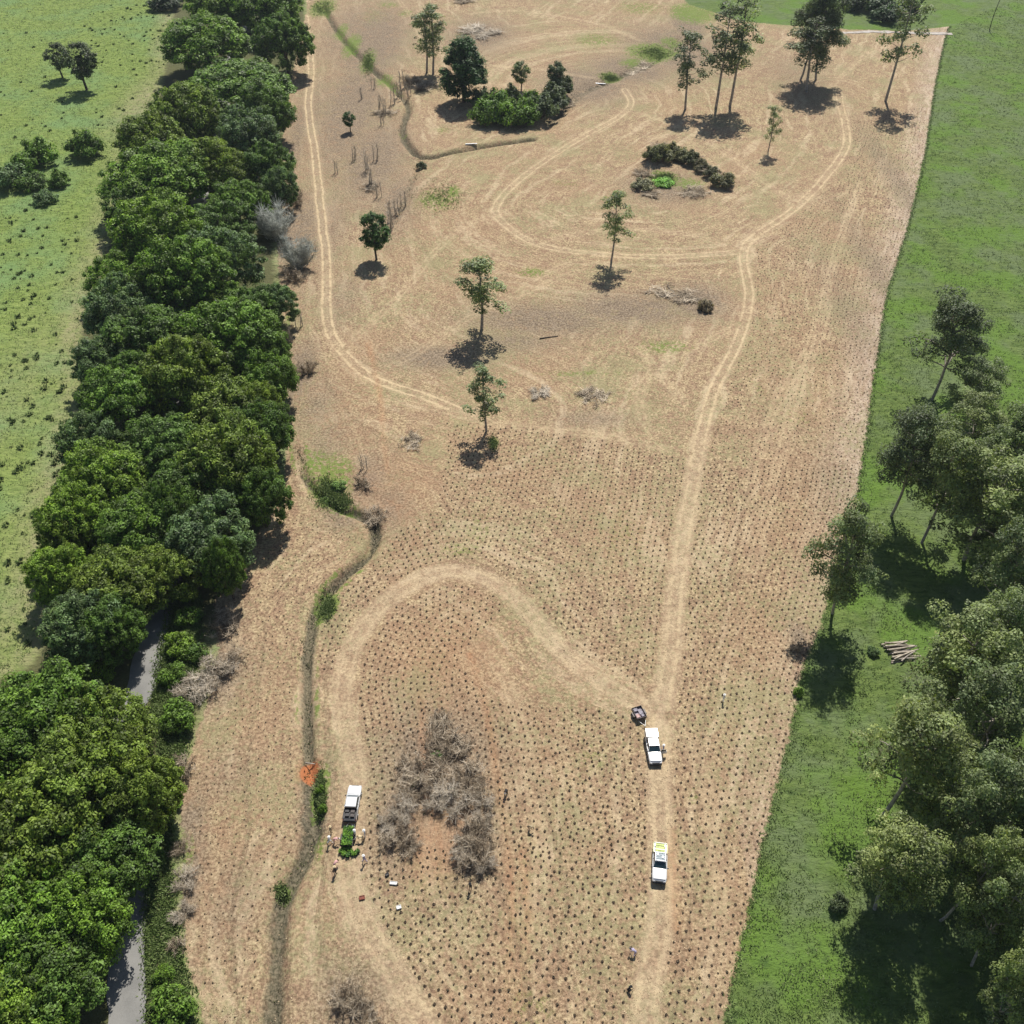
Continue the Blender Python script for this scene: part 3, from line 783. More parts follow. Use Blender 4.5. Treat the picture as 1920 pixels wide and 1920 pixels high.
# ---- verge shrubs along the lane
VERGE = [(345,1105,26,YG,'bright green shrub at the top end of the lane verge'),(350,1150,28,MG,'green shrub under the topmost verge shrub, beside pale brush'),(335,1205,34,YG,'bright shrub midway along the pale lane, left of grey brush'),
 (320,1260,30,MG,'green shrub hugging the right edge of the open pale lane'),(365,1215,24,DG,'dark shrub between verge greenery and grey brush'),(332,1340,42,MG,'round green shrub with dark base under the pale lane'),
 (140,1225,42,YG,'bright leafy shrub at the pasture side of the lane gap'),(180,1255,34,YG,'bright leafy shrub left of the open pale lane'),(318,1500,24,BG,'small round green shrub on the field edge of the belt'),
 (290,1520,26,BG,'small green shrub tucked against the belt above the shaded asphalt'),(282,1600,24,DG,'dark shrub on the verge beside the shaded asphalt'),(320,1885,50,MG,'large round shrub at the foot of the asphalt verge'),
 (300,1820,24,BG,'low bright shrub above the large verge shrub'),(120,1290,34,MG,'green shrub between the belt and the left pasture')]
for px, py, r, col, lab in VERGE:
    x, y = G(px, py, 2.0); rad = r / scale_at(y, 2)
    tree('bush', x, y, rad, rad * 1.35, col, lab, 'shrubs along the lane verge')

# ---- trees with visible foot: kind, base px, top py, half width px, colour, label
EU = (0.066, 0.086, 0.040); EUD = (0.046, 0.061, 0.030); EUB = (0.084, 0.104, 0.042); EUG = (0.078, 0.100, 0.048)
LONE = [
 ('slim',(903,617),474,39,EUG,'lone eucalypt with airy crown in mid field, above the second lone one'),
 ('slim',(912,808),688,31,EU,'lone eucalypt at the top row of planted seedlings'),
 ('slim',(1146,490),350,26,EUG,'thin tall eucalypt standing just below the far cross track'),
 ('slim',(1440,285),196,15,EUG,'spindly sapling left of the far right track bend'),
 ('slim',(1285,205),50,30,EUD,'eucalypt leftmost of the three standing in a line in the far field'),
 ('slim',(1342,203),0,38,EUD,'eucalypt in the middle of the three in the far field'),
 ('slim',(1368,200),-15,34,EUG,'eucalypt rightmost of the three in the far field'),
 ('euc',(1500,150),-30,42,EUD,'big dark eucalypt, left trunk of the far clump casting a long shadow'),
 ('euc',(1530,150),-60,44,EUD,'big dark eucalypt, right trunk of the far clump casting a long shadow'),
 ('slim',(1512,172),30,36,EUD,'lower eucalypt in front of the far dark clump'),
 ('slim',(1660,190),-40,34,EU,'tall bare stemmed leaning tree near the top right corner of the field'),
 ('slim',(812,138),2,28,EU,'twin stemmed eucalypt beside the dark conical tree'),
 ('slim',(800,136),18,26,EUG,'shorter stem leaning next to the twin stemmed eucalypt'),
 ('cone',(870,192),58,38,(0.022,0.05,0.014),'dark glossy conical tree in the upper field'),
 ('round',(706,487),398,30,(0.026,0.055,0.014),'dark round tree beside the upper gully, shadow at its foot'),
 ('round',(657,247),208,12,(0.026,0.055,0.014),'tiny dark lollipop tree right of the twin rut track'),
 ('round',(977,170),112,17,EUG,'small grey green tree behind the thicket of the upper field'),
 ('round',(1045,180),112,20,EUD,'small tree rising out of the right end of the upper thicket'),
 ('round',(118,146),78,24,EUD,'smaller left one of the two lone pasture trees'),
 ('round',(163,168),74,32,EUD,'larger right one of the two lone pasture trees'),
]
for kind, (bx, by), ty, hw, col, lab in LONE:
    x, y = G(bx, by); H = height_for(y, ty); rad = hw / scale_at(y, H * 0.6) * 1.22
    tree(kind, x, y, rad, H, col, lab, 'lone trees of the field and pasture')
BUSHES = [(915,222,36,40,MG,'leafy shrub at the left end of the upper thicket'),(950,225,38,36,BG,'yellowish shrub in the middle of the upper thicket'),(995,208,36,38,MG,'shrub right of the middle of the upper thicket'),
 (1035,195,38,40,EUD,'dark shrub at the right end of the upper thicket'),(905,195,28,30,EUD,'dark shrub behind the left end of the upper thicket'),(960,190,26,30,EUD,'dull shrub at the back of the upper thicket'),
 (160,285,38,44,DG,'round dark shrub alone in the left pasture'),(75,300,38,40,MG,'tall leafy shrub of the pasture thicket'),(20,340,40,34,GG,'grey green shrub at the left photo edge of the pasture thicket'),
 (60,345,34,24,DG,'dark shrub at the foot of the pasture thicket'),(110,340,24,24,MG,'small shrub at the right end of the pasture thicket'),(85,372,26,18,GG,'low grey shrub below the pasture thicket'),
 (1222,300,20,20,(0.07,0.075,0.035),'dark scrub at the left foot of the curved mound'),(1258,286,22,20,(0.08,0.08,0.035),'dark scrub crowning the curved mound left of its crest'),(1295,300,20,18,(0.06,0.065,0.03),'dark scrub right of the crest of the curved mound'),(1334,326,18,16,(0.06,0.06,0.035),'dark scrub between the right arm and right end of the mound'),
 (985,225,36,38,MG,'shrub in front of the middle of the upper thicket'),(1015,215,34,38,EUD,'shrub between middle and right end of the upper thicket'),(930,205,34,44,MG,'taller shrub behind the yellowish one of the upper thicket'),(1050,175,30,40,EUD,'shrub at the far right back of the upper thicket'),
 (45,318,34,34,MG,'leafy shrub in the heart of the pasture thicket'),
 (1240,296,26,24,(0.10,0.10,0.05),'olive shrub at the left end of the curved mound'),(1275,292,22,18,(0.09,0.09,0.045),'olive shrub on the crest of the curved mound'),(1315,312,20,14,(0.075,0.07,0.04),'low dark shrub on the right arm of the curved mound'),
 (1355,342,26,22,(0.085,0.085,0.05),'grey green shrub at the right end of the curved mound'),(1245,338,22,10,(0.10,0.20,0.03),'bright low plant inside the curved mound'),(1205,345,24,14,(0.10,0.10,0.06),'dull scrub left of the bright plant by the mound'),
 (790,308,12,10,(0.06,0.07,0.04),'tiny shrub at the bend of the upper gully'),(1325,572,18,16,(0.11,0.09,0.06),'brown scrubby shrub at the end of the dark streak'),
 (1615,10,40,50,(0.02,0.035,0.012),'very dark tree left of the far gap at the top edge'),(1660,30,44,50,(0.02,0.04,0.014),'very dark tree above the far gravel path'),(1700,25,24,30,EUD,'dull shrub at the right of the dark far trees'),
 (310,8,40,40,(0.025,0.04,0.018),'dark shrub above the belt at the top left'),
 (780,1462,12,10,(0.08,0.10,0.045),'dull green bush at the left of the grey brushwood'),(845,1478,12,10,(0.08,0.10,0.045),'dull green bush in the middle of the grey brushwood'),
 (818,1412,14,12,(0.07,0.12,0.04),'single green bush among the grey brushwood in the planted field'),
 (598,1475,10,14,BG,'small bright shrub on the red bank of the ditch'),(604,1510,10,14,BG,'small bright shrub just below the red bank of the ditch'),
 (1500,1292,12,12,BG,'little green bush on the right corner of the field edge'),(1640,1215,14,12,GG,'low green bush left of the pile of cut timber'),
 (635,905,16,12,(0.09,0.14,0.04),'low green shrub in the weedy gully bend'),(610,925,14,10,(0.08,0.13,0.035),'small green shrub at the left rim of the gully bend'),
 (1575,1690,22,26,EUD,'dusky shrub at the foot of the near eucalypts')]
for px, py, hw, hpx, col, lab in BUSHES:
    x, y = G(px, py, 1.2); rad = hw / scale_at(y, 1.5)
    tree('bush', x, y, rad, max(1.0, min(9, hpx / scale_at(y) * 1.45)), col, lab, 'shrubs of the field and pasture')

# ---- right forest: base px, crown centre px, half width
RF = [((1745,750),(1795,620),62,EUD,'airy eucalypt topmost of the right forest, with visible stem'),
 ((1795,800),(1845,715),48,EU,'green eucalypt right of and below the topmost of the right forest'),
 ((1680,978),(1722,830),60,EUD,'dark eucalypt with bent stem at the left front of the upper right forest'),
 ((1810,880),(1850,790),52,EUB,'bright eucalypt near the right photo edge in the upper right forest'),
 ((1722,1070),(1785,880),62,EUB,'yellow green eucalypt in front of the deep shade, stem showing'),
 ((1795,1110),(1872,910),84,EUB,'largest eucalypt of the upper right forest with two pale stems'),
 ((1850,980),(1912,830),58,EU,'eucalypt cut by the right photo edge beside the largest one'),
 ((1557,1156),(1610,1010),62,EU,'eucalypt standing alone at the field edge with long dark stem'),
 ((1830,1240),(1900,1050),60,EU,'eucalypt half hidden behind the deep shade at the right edge'),
 ((1745,1400),(1820,1230),88,EUB,'broad pale crowned eucalypt just right of the cut timber'),
 ((1850,1320),(1900,1180),56,EUG,'grey crowned eucalypt at the right edge above the pale crowned one'),
 ((1810,1500),(1895,1335),84,EU,'dark crowned eucalypt at the right edge below the pale crowned one'),
 ((1660,1548),(1725,1395),90,EUB,'leafy eucalypt leaning over the grass strip, upper of the near group'),
 ((1755,1640),(1835,1500),76,EU,'eucalypt behind the near group with rounded side crown'),
 ((1612,1705),(1695,1610),76,EUB,'golden crowned eucalypt, lowest of those over the grass strip'),
 ((1770,1730),(1850,1600),58,EUB,'golden crowned eucalypt right of the lowest one'),
 ((1850,1620),(1925,1480),70,EU,'eucalypt cut by the right edge above the golden ones'),
 ((1840,1810),(1920,1690),62,EU,'eucalypt cut by the right edge below the golden ones'),
 ((1830,1010),(1890,960),52,EUD,'dark eucalypt added to deepen the shade inside the upper right forest'),  # extra crown, added so the forest casts a darker shade
 ((1790,1060),(1860,1010),44,EUD,'small dark eucalypt added in front to deepen the upper right forest shade'),  # second added crown, thickens the same cast shade
 ((1850,1960),(1925,1830),56,EUB,'small eucalypt at the bottom right corner')]
for k, (b, c, hw, col, lab) in enumerate(RF):
    x, y = G(*b); zc = height_for(y, c[1]); zc = max(7, min(17, zc))
    x2, y2 = G(c[0], c[1], zc)
    x, y = x2, y2
    H = zc / 0.70; rad = hw / scale_at(y, zc) * 1.22
    tree('euc', x, y, rad, H, col, lab, 'eucalypts of the right forest', var=k, lean=0.03)
OUT = [(2010,900),(2040,1040),(2030,1200),(2000,1330),(2040,1450),(2010,1600),(2040,1760),(2010,1900),(1990,760),(2090,1300),(2090,1620)]
for (px, py) in OUT:
    x, y = G(px, py, 12); tree('euc', x, y, 7.0, 19, EU, 'eucalypt of the right forest just outside the photo', 'eucalypts of the right forest')

# ------------------------------------------------------------------ bare shrubs and dead saplings
def bare_mesh(seed, n_st, R, H, thick, mat, tw=30):
    r = np.random.RandomState(seed); tb = Tubes()
    for i in range(n_st):
        a = r.uniform(0, 6.28); k = r.uniform(0.35, 1.0)
        e = np.array([math.cos(a) * R * k, math.sin(a) * R * k, H * r.uniform(0.55, 1.0) * math.sqrt(max(0.1, 1 - 0.7 * k * k))])
        s = np.array([math.cos(a), math.sin(a), 0]) * R * 0.35 * r.rand(); s[2] = -0.1
        stone = r.uniform(0.1, 0.9); tb.tone = stone
        st = bend(s, e, r, 0.12, 5); tb.tube(st, thick, thick * 0.4, 3)
        for j in range(tw):
            b0 = st[r.randint(1, 5)] + r.normal(0, 0.08, 3)
            d = unit(1, r)[0]; d[2] = abs(d[2]) * 0.9 + 0.1
            L = r.uniform(0.25, 1.3) * R * 0.34; tb.tone = float(np.clip(stone + r.normal(0, .22), 0, 1))
            e2 = b0 + d * L
            tb.tube([b0, (b0 + e2) / 2 + r.normal(0, 0.06, 3), e2], thick * 0.42, thick * 0.2, 3)
    return tb.mesh('bare_twigs', mat)
M['twigs_silver'] = mat_attr('silvery_twigs', [(0.0, (0.22, 0.23, 0.20)), (0.5, (0.50, 0.52, 0.47)), (1.0, (0.80, 0.82, 0.76))])
M['twigs'] = mat_attr('brush_twigs', [(0.0, (0.13, 0.10, 0.068)), (0.45, (0.37, 0.30, 0.215)), (1.0, (0.70, 0.60, 0.46))])
M['twigs_pale'] = mat_attr('brush_twigs_pale', [(0.0, (0.24, 0.20, 0.15)), (0.45, (0.52, 0.45, 0.35)), (1.0, (0.80, 0.72, 0.60))])
BARE = [bare_mesh(21, 24, 2.6, 2.4, 0.06, M['twigs'], 44), bare_mesh(22, 28, 2.6, 2.4, 0.06, M['twigs_pale'], 44), bare_mesh(23, 20, 2.6, 2.2, 0.07, M['twigs'], 40), bare_mesh(24, 34, 2.6, 2.6, 0.05, M['twigs_silver'], 70)]
def snag_mesh(seed):
    r = np.random.RandomState(seed); tb = Tubes()
    for k in range(3):
        b = np.array([r.uniform(-.8, .8), r.uniform(-.5, .5), -0.2]); e = b + np.array([r.uniform(-.5, .5), r.uniform(-.4, .4), r.uniform(3.5, 5.5)])
        st = bend(b, e, r, 0.04, 7); tb.tube(st, 0.10, 0.04, 4)
        for j in range(16):
            p = st[r.randint(1, 6)]; d = unit(1, r)[0]; d[2] = abs(d[2]) + 0.5
            tb.tube([p, p + d * r.uniform(0.4, 1.1)], 0.045, 0.02, 3)
    return tb.mesh('snag', M['twig'])
SNAG = [snag_mesh(31), snag_mesh(32)]
def bare(px, py, hw, hm, v, label, group):
    if 'silvery' in label and 'under' not in label or 'lower right of the two' in label: v = 3
    x, y = G(px, py, hm * 0.4); k = hw / scale_at(y) / 2.6
    o = mobj('bare_shrub', BARE[v], None, (x, y, hz(x, y)))
    o.scale = (k * tr_rng.uniform(.85, 1.2), k * tr_rng.uniform(.85, 1.2), hm / 2.6); o.rotation_euler.z = tr_rng.uniform(0, 6.28)
    return tag(o, label, 'shrub', group)
G1 = 'leafless grey brushwood in the planted field'; G2 = 'leafless shrubs at the edge of the belt'
for a in [(838,1385,44,2.2,0,'brownish bare shrub at the top of the brushwood patch',G1),(800,1450,52,2.4,0,'bare shrub at the centre left of the brushwood patch',G1),(870,1450,44,2.2,2,'bare shrub at the centre right of the brushwood patch',G1),
          (850,1505,40,2.4,1,'pale bare shrub in the heart of the brushwood patch',G1),(752,1520,34,2.0,1,'pale bare shrub on the left arm of the brushwood patch',G1),(748,1570,36,2.2,2,'bare shrub at the lower end of the left arm of brushwood',G1),
          (885,1560,42,2.6,0,'bare shrub on the right arm of the brushwood patch',G1),(893,1605,38,2.6,2,'dense grey bare shrub at the lower end of the right arm',G1),(905,1500,26,1.6,1,'small pale bare shrub right of the brushwood centre',G1),
          (760,1440,30,1.4,2,'low bare shrub at the upper left of the brushwood patch',G1),(650,1875,44,2.4,0,'round grey bare shrub near the bottom of the photo',G1),(690,1890,26,1.4,2,'low bare scrub right of the round one near the bottom',G1),
          (515,425,36,8.5,1,'silvery leafless shrub, upper left of the two by the belt',G2),(556,480,36,7.5,1,'grey leafless shrub, lower right of the two by the belt',G2),(548,515,26,3.5,2,'dark leafless shrub under the silvery two',G2),
          (555,370,26,4.5,2,'brown leafless shrub above the two by the belt',G2),(575,690,20,3.2,2,'dark leafless shrub at the gully head by the belt',G2),(400,1265,50,2.6,1,'pale brush heap right of the open pale lane',G2),
          (425,1170,36,2.4,0,'grey brush on the field edge above the pale heap',G2),(360,1290,34,2.0,1,'pale brush between lane verge and field',G2),(430,1240,30,2.0,2,'dull brush at the right end of the pale heap',G2),
          (345,1440,28,1.8,2,'dull brush beside the belt below the round verge shrub',G2),(345,1650,26,1.6,1,'pale brush on the field edge beside the shaded asphalt',G2),(345,1710,24,1.5,1,'pale brush beside the start of the open asphalt',G2),
          (335,1590,20,1.4,0,'thin brush at the field edge above the pale verge brush',G2),(330,1770,22,1.4,2,'thin brush at the field edge above the large verge shrub',G2),
          (815,1500,34,1.8,1,'pale brush in the crook of the brushwood patch',G1),(780,1480,34,1.8,0,'tan brush left of centre in the brushwood patch',G1),(730,1545,26,1.6,1,'pale brush at the outermost left of the brushwood',G1),
          (770,1590,26,1.4,0,'low brush under the left arm of the brushwood',G1),(905,1540,26,1.8,1,'pale brush at the outermost right of the brushwood',G1),(870,1590,30,2.0,1,'pale brush at the inner side of the right arm',G1),
          (860,1405,34,1.8,2,'brown brush at the upper right of the brushwood',G1),(825,1350,26,1.2,0,'thin brush at the very top of the brushwood',G1),(885,1480,30,1.8,0,'tan brush at the right shoulder of the brushwood',G1),(905,1620,24,1.8,1,'pale brush at the lowest tip of the right arm',G1),
          (1240,283,26,1.6,2,'dark brush at the left shoulder of the curved mound','brush on the curved mound'),(1290,296,26,1.6,2,'dark brush on the middle of the curved mound','brush on the curved mound'),(1335,325,24,1.4,2,'dark brush on the right arm of the curved mound','brush on the curved mound'),
          (1205,325,24,1.2,0,'dull brush at the left foot of the curved mound','brush on the curved mound'),(1300,358,36,1.0,0,'flat brush below the hollow of the curved mound','brush on the curved mound'),(1215,360,30,.9,2,'flat brush below the left foot of the curved mound','brush on the curved mound'),
          (680,905,20,2.0,2,'dark bare shrub on the bank of the gully bend','bare scrub of the upper field'),(700,965,30,1.4,0,'brown scrub over the gully bend','bare scrub of the upper field'),
          (900,60,44,1.4,1,'flat grey brush pile behind the dark conical tree','bare scrub of the upper field'),(870,2,26,1.2,0,'grey brush at the top edge of the photo','bare scrub of the upper field'),
          (775,825,26,0.7,2,'low charred brush inside the burnt patch','bare scrub of the upper field'),(1010,735,24,0.7,1,'flat straw coloured scrub left of two in mid field','bare scrub of the upper field'),
          (1110,738,38,0.6,2,'wide flat straw coloured scrub right of two in mid field','bare scrub of the upper field'),(770,150,26,3.0,2,'dark scrub behind the left conical tree shadow','bare scrub of the upper field'),
          (1495,1215,14,1.6,2,'reddish scrub on the right edge of the field','bare scrub of the upper field'),(720,210,22,1.2,2,'dark low scrub under the dead saplings by the far gully','bare scrub of the upper field'),(697,348,20,1.0,2,'dark low scrub under the upper gully cluster','bare scrub of the upper field'),(795,160,34,2.2,2,'dark scrub in the shade of the twin stemmed eucalypt','bare scrub of the upper field'),(1195,120,50,.7,2,'grey scrub along the far right drain','bare scrub of the upper field'),(1060,190,30,1.0,2,'grey scrub right of the upper thicket','bare scrub of the upper field'),(1270,555,50,0.6,2,'flat dull scrub in the dark streak of mid field','bare scrub of the upper field')]:
    bare(*a)
for k, (px, py, s, lab) in enumerate([(697,350,1.2,'cluster of dead saplings beside the upper gully'),(720,215,1.1,'dead saplings between the tiny dark tree and the gully'),(678,185,0.8,'thin dead saplings right of the twin rut track'),
                                   (738,430,1.2,'dead saplings behind the dark round tree'),(664,300,.9,'thin dead saplings left of the upper gully cluster'),(735,195,1.1,'dead saplings on the left bank of the far gully'),(768,180,1.0,'dead saplings by the foot of the far twin stems'),(712,370,.9,'dead saplings below the upper gully cluster'),(755,385,1.0,'dead saplings right of the ones above the round tree'),(700,165,.8,'slim dead saplings high on the far gully slope'),(632,325,0.8,'short dead sapling right of the twin rut track'),(748,185,1.2,'dead saplings beside the dark scrub'),(545,640,0.9,'dead saplings along the belt edge'),(690,320,1.2,'dead saplings just above the cluster by the upper gully'),(712,205,1.0,'grey dead saplings left of the gully in the upper field'),(728,418,1.2,'dead saplings above right of the dark round tree'),(745,400,1.0,'dead saplings on the gully bank above the dark round tree'),(756,165,1.2,'dead saplings left of the dark scrub'),(704,300,1.0,'tall dead sapling above the gully cluster'),(560,610,.9,'dead saplings at the bend of the twin rut track'),(718,235,.8,'low dead saplings below the grey ones by the gully'),(683,880,0.7,'dead sapling above the bank of the gully bend')]):
    x, y = G(px, py); o = mobj('dead_sapling', SNAG[k % 2], None, (x, y, hz(x, y))); o.scale = (s * 1.3, s * 1.3, s); o.rotation_euler.z = k * 1.3
    tag(o, lab, 'dead sapling', 'dead saplings')

# ------------------------------------------------------------------ planted seedlings
M['pit'] = simple('turned_soil', (0.072, 0.047, 0.030), 0.95, var=0.4, scale=5)
M['sprout'] = simple('seedling_leaf', (0.055, 0.062, 0.03), 0.6, var=0.4, scale=5)

def seedling_arrays(seed):
    """low crumbly collar of turned soil round a shallow hollow, with a few leaves"""
    r = np.random.RandomState(seed); V = []; Fc = []; mi = []
    n = 7
    for i in range(n):
        a = 2 * math.pi * i / n; k = r.uniform(0.8, 1.25)
        V += [(math.cos(a) * 0.25 * k, math.sin(a) * 0.23 * k, -0.02), (math.cos(a) * 0.13 * k, math.sin(a) * 0.13 * k, r.uniform(0.05, 0.1))]
    V.append((0, 0, 0.0)); c = 2 * n
    for i in range(n):
        j = (i + 1) % n
        Fc += [(2 * i, 2 * j, 2 * j + 1), (2 * i, 2 * j + 1, 2 * i + 1), (2 * i + 1, 2 * j + 1, c)]; mi += [0, 0, 0]
    for i in range(5):
        a = r.uniform(0, 6.28); L = r.uniform(0.10, 0.2); h = r.uniform(0.18, 0.42); w = 0.05
        b = len(V); ca, sa = math.cos(a), math.sin(a)
        V += [(-sa * w * .4, ca * w * .4, 0.04), (ca * L * 0.5 - sa * w, sa * L * 0.5 + ca * w, h), (ca * L * 0.5 + sa * w, sa * L * 0.5 - ca * w, h * 0.9), (ca * L, sa * L, h * 0.75)]
        Fc += [(b, b + 2, b + 1), (b + 1, b + 2, b + 3)]; mi += [1, 1]
    return np.array(V, float), np.array(Fc), np.array(mi)
SEEDV = [seedling_arrays(s) for s in (41, 42, 43, 44)]

def fill_rows(guide, side, poly, n, sp_row, sp_pl, jit=0.09, prob=0.97, start=0.6, avoid=()):
    base = resample(guide, 0.5); out = []
    t = np.gradient(base, axis=0); t /= np.linalg.norm(t, axis=1)[:, None]
    nn = np.stack([-t[:, 1], t[:, 0]], 1) * side
    # smooth normals
    for _ in range(12): nn[1:-1] = (nn[:-2] + nn[1:-1] * 2 + nn[2:]) / 4
    nn /= np.linalg.norm(nn, axis=1)[:, None]
    for k in range(n):
        off = start + k * sp_row
        q = base + nn * off
        L = np.concatenate([[0], np.cumsum(np.linalg.norm(np.diff(q, axis=0), axis=1))])
        s = np.arange((k % 2) * sp_pl / 2, L[-1], sp_pl)
        p = np.stack([np.interp(s, L, q[:, 0]), np.interp(s, L, q[:, 1])], 1)
        d, _, _ = pdist(p[:, 0], p[:, 1], base)
        p = p[(d > off * 0.93)]
        out.append(p)
    p = np.concatenate(out)
    p = p + rs.normal(0, jit, p.shape)
    m = inside(p[:, 0], p[:, 1], poly) & (rs.rand(len(p)) < prob)
    return p[m]
B_RIGHT = GP([(1318,880),(1600,880),(1560,1080),(1535,1190),(1495,1290),(1465,1435),(1435,1560),(1400,1720),(1352,1960),(1238,1960),(1262,1700),(1262,1440),(1285,1200),(1300,1000)])
B_FAR = GP([(1420,470),(1480,420),(1580,330),(1600,230),(1735,200),(1735,290),(1675,500),(1650,640),(1625,800),(1600,960),(1318,960),(1340,800),(1400,640)])
B_MID = GP([(838,792),(1000,805),(1150,830),(1285,860),(1275,960),(1258,1080),(1238,1240),(1190,1285),(1100,1230),(1040,1170),(985,1100),(900,1050),(830,1045),(845,950)])
B_ARM = GP([(838,830),(850,1045),(800,1058),(720,1105),(650,1180),(625,1260),(596,1260),(600,1190),(640,1110),(700,1060),(760,985),(820,960)])
B_LOOP = GP([(870,1092),(930,1120),(985,1180),(1060,1255),(1150,1312),(1215,1350),(1212,1440),(1222,1560),(1222,1700),(1195,1800),(1175,1960),(830,1960),(770,1840),(705,1730),(695,1640),(690,1480),(672,1370),(664,1290),(685,1210),(740,1140),(810,1100)])
B_LEFT = GP([(540,960),(640,985),(680,1010),(610,1090),(572,1150),(556,1230),(555,1420),(560,1560),(520,1650),(495,1760),(490,1960),(400,1960),(372,1800),(365,1600),(365,1480),(410,1330),(455,1150),(500,1040)])
pl = []
pl.append((fill_rows(RIGHT_EDGE, -1, B_RIGHT, 42, 0.98, 1.3, jit=0.05, start=0.7, prob=.98), 1.0))
pl.append((fill_rows(RIGHT_EDGE, -1, B_FAR, 46, 1.05, 1.4, jit=0.18, start=0.7, prob=.72), 0.85))
pl.append((fill_rows(T['b'], 1, B_MID, 60, 1.08, 1.35, jit=.12, start=2.0), 0.98)) if False else None
MIDG = GP([(1290,840),(1285,860),(1275,960),(1258,1080),(1240,1240),(1225,1300)])
pl.append((fill_rows(MIDG, -1, B_MID, 60, 1.08, 1.3, jit=.06, start=0.3), 1.0))
ARMG = GP([(960,1060),(870,1050),(800,1058),(720,1105),(650,1175),(622,1260),(610,1360)])
pl.append((fill_rows(ARMG, -1, B_ARM, 26, 1.05, 1.25, jit=.06, start=0.2), 1.05))
LOOPG = GP([(950,1130),(870,1092),(810,1100),(740,1140),(685,1210),(664,1290),(672,1370),(690,1480),(695,1640),(705,1730),(770,1840),(840,1980)])
pl.append((fill_rows(LOOPG, 1, B_LOOP, 60, 1.05, 1.25, jit=.06, start=0.1), 1.05))
pl.append((fill_rows(GP([(1212,1340),(1215,1440),(1224,1560),(1224,1700),(1200,1800),(1180,1980)]), -1, B_LOOP, 34, 1.08, 1.3, jit=.1, start=0.2), 1.0))
pl.append((fill_rows(GULLY[0], 1, B_LEFT, 26, 1.15, 1.35, jit=.16, start=2.4, prob=.8), 0.68))
pl.append((fill_rows(GULLY[0], -1, B_LEFT, 26, 1.15, 1.35, jit=.16, start=2.4, prob=.8), 0.68))
allp = []
for p, s in pl:
    allp.append(np.column_stack([p, s * rs.uniform(0.62, 1.06, len(p))]))
allp = np.concatenate(allp)
# thin out under the brushwood, tracks, vehicles and where two blocks meet
keep = np.ones(len(allp), bool)
for P in (T['b'], T['d']): keep &= pdist(allp[:, 0], allp[:, 1], P)[0] > 1.75
keep &= pdist(allp[:, 0], allp[:, 1], GULLY[0])[0] > 1.6
for (px, py, r) in [(838,1385,3.2),(800,1450,4.2),(870,1450,3.6),(850,1510,3.2),(752,1530,2.8),(748,1575,2.8),(885,1560,3.2),(893,1605,3.2),(820,1560,2.6)]:
    cx, cy = G(px, py); keep &= np.hypot(allp[:, 0] - cx, allp[:, 1] - cy) > r * 0.9
for (px, py, r) in [(1226,1405,2.2),(1222,1380,2.0),(1231,1428,1.8),(1198,1340,1.6),(1237,1600,1.8),(1237,1640,2.0),(661,1490,1.8),(657,1530,1.8),(652,1570,1.9),(655,1600,1.6)]:
    cx, cy = G(px, py); keep &= np.hypot(allp[:, 0] - cx, allp[:, 1] - cy) > r
allp = allp[keep]
cell = {}
kp = []
for i, (x, y, s) in enumerate(allp):
    k = (int(x // 0.7), int(y // 0.7)); ok = True
    for a in (-1, 0, 1):
        for b in (-1, 0, 1):
            for j in cell.get((k[0] + a, k[1] + b), ()):
                if (allp[j, 0] - x) ** 2 + (allp[j, 1] - y) ** 2 < 0.62 ** 2: ok = False
    if ok: cell.setdefault(k, []).append(i); kp.append(i)
allp = allp[kp]
allz = height(allp[:, 0], allp[:, 1])
inview = (allp[:, 1] > 40.5)
order = np.argsort(np.where(inview, np.hypot(allp[:, 0], allp[:, 1]), 1e9))
first = order[:300]; rest = order[300:]
def seed_mesh(name, V, Fc, mi):
    return mesh_np(name, V, 3, Fc, [M['pit'], M['sprout']], mat_index=mi)
SM = [seed_mesh('seedling', *a) for a in SEEDV]
for n, i in enumerate(first):
    x, y, s = allp[i]
    o = mobj('seedling', SM[n % 4], None, (x, y, allz[i])); o.scale = (s, s, s); o.rotation_euler.z = n * 2.1
    tag(o, 'small planted seedling in a dark dug spot of the nearest planting rows', 'seedling', 'seedlings planted in rows over the field')
Vs, Fs, Ms = [], [], []; off = 0
for n, i in enumerate(rest):
    V, Fc, mi = SEEDV[n % 4]; x, y, s = allp[i]; a = n * 2.1; ca, sa = math.cos(a) * s, math.sin(a) * s
    W = np.column_stack([V[:, 0] * ca - V[:, 1] * sa + x, V[:, 0] * sa + V[:, 1] * ca + y, V[:, 2] * s + allz[i]])
    Vs.append(W); Fs.append(Fc + off); Ms.append(mi); off += len(V)
tag(mobj('seedling_rows', seed_mesh('seedling_rows', np.concatenate(Vs), np.concatenate(Fs), np.concatenate(Ms))),
    'thousands of further seedlings planted in curved rows across the dry field', 'seedlings', 'seedlings planted in rows over the field', 'stuff')
print('seedlings', len(allp))

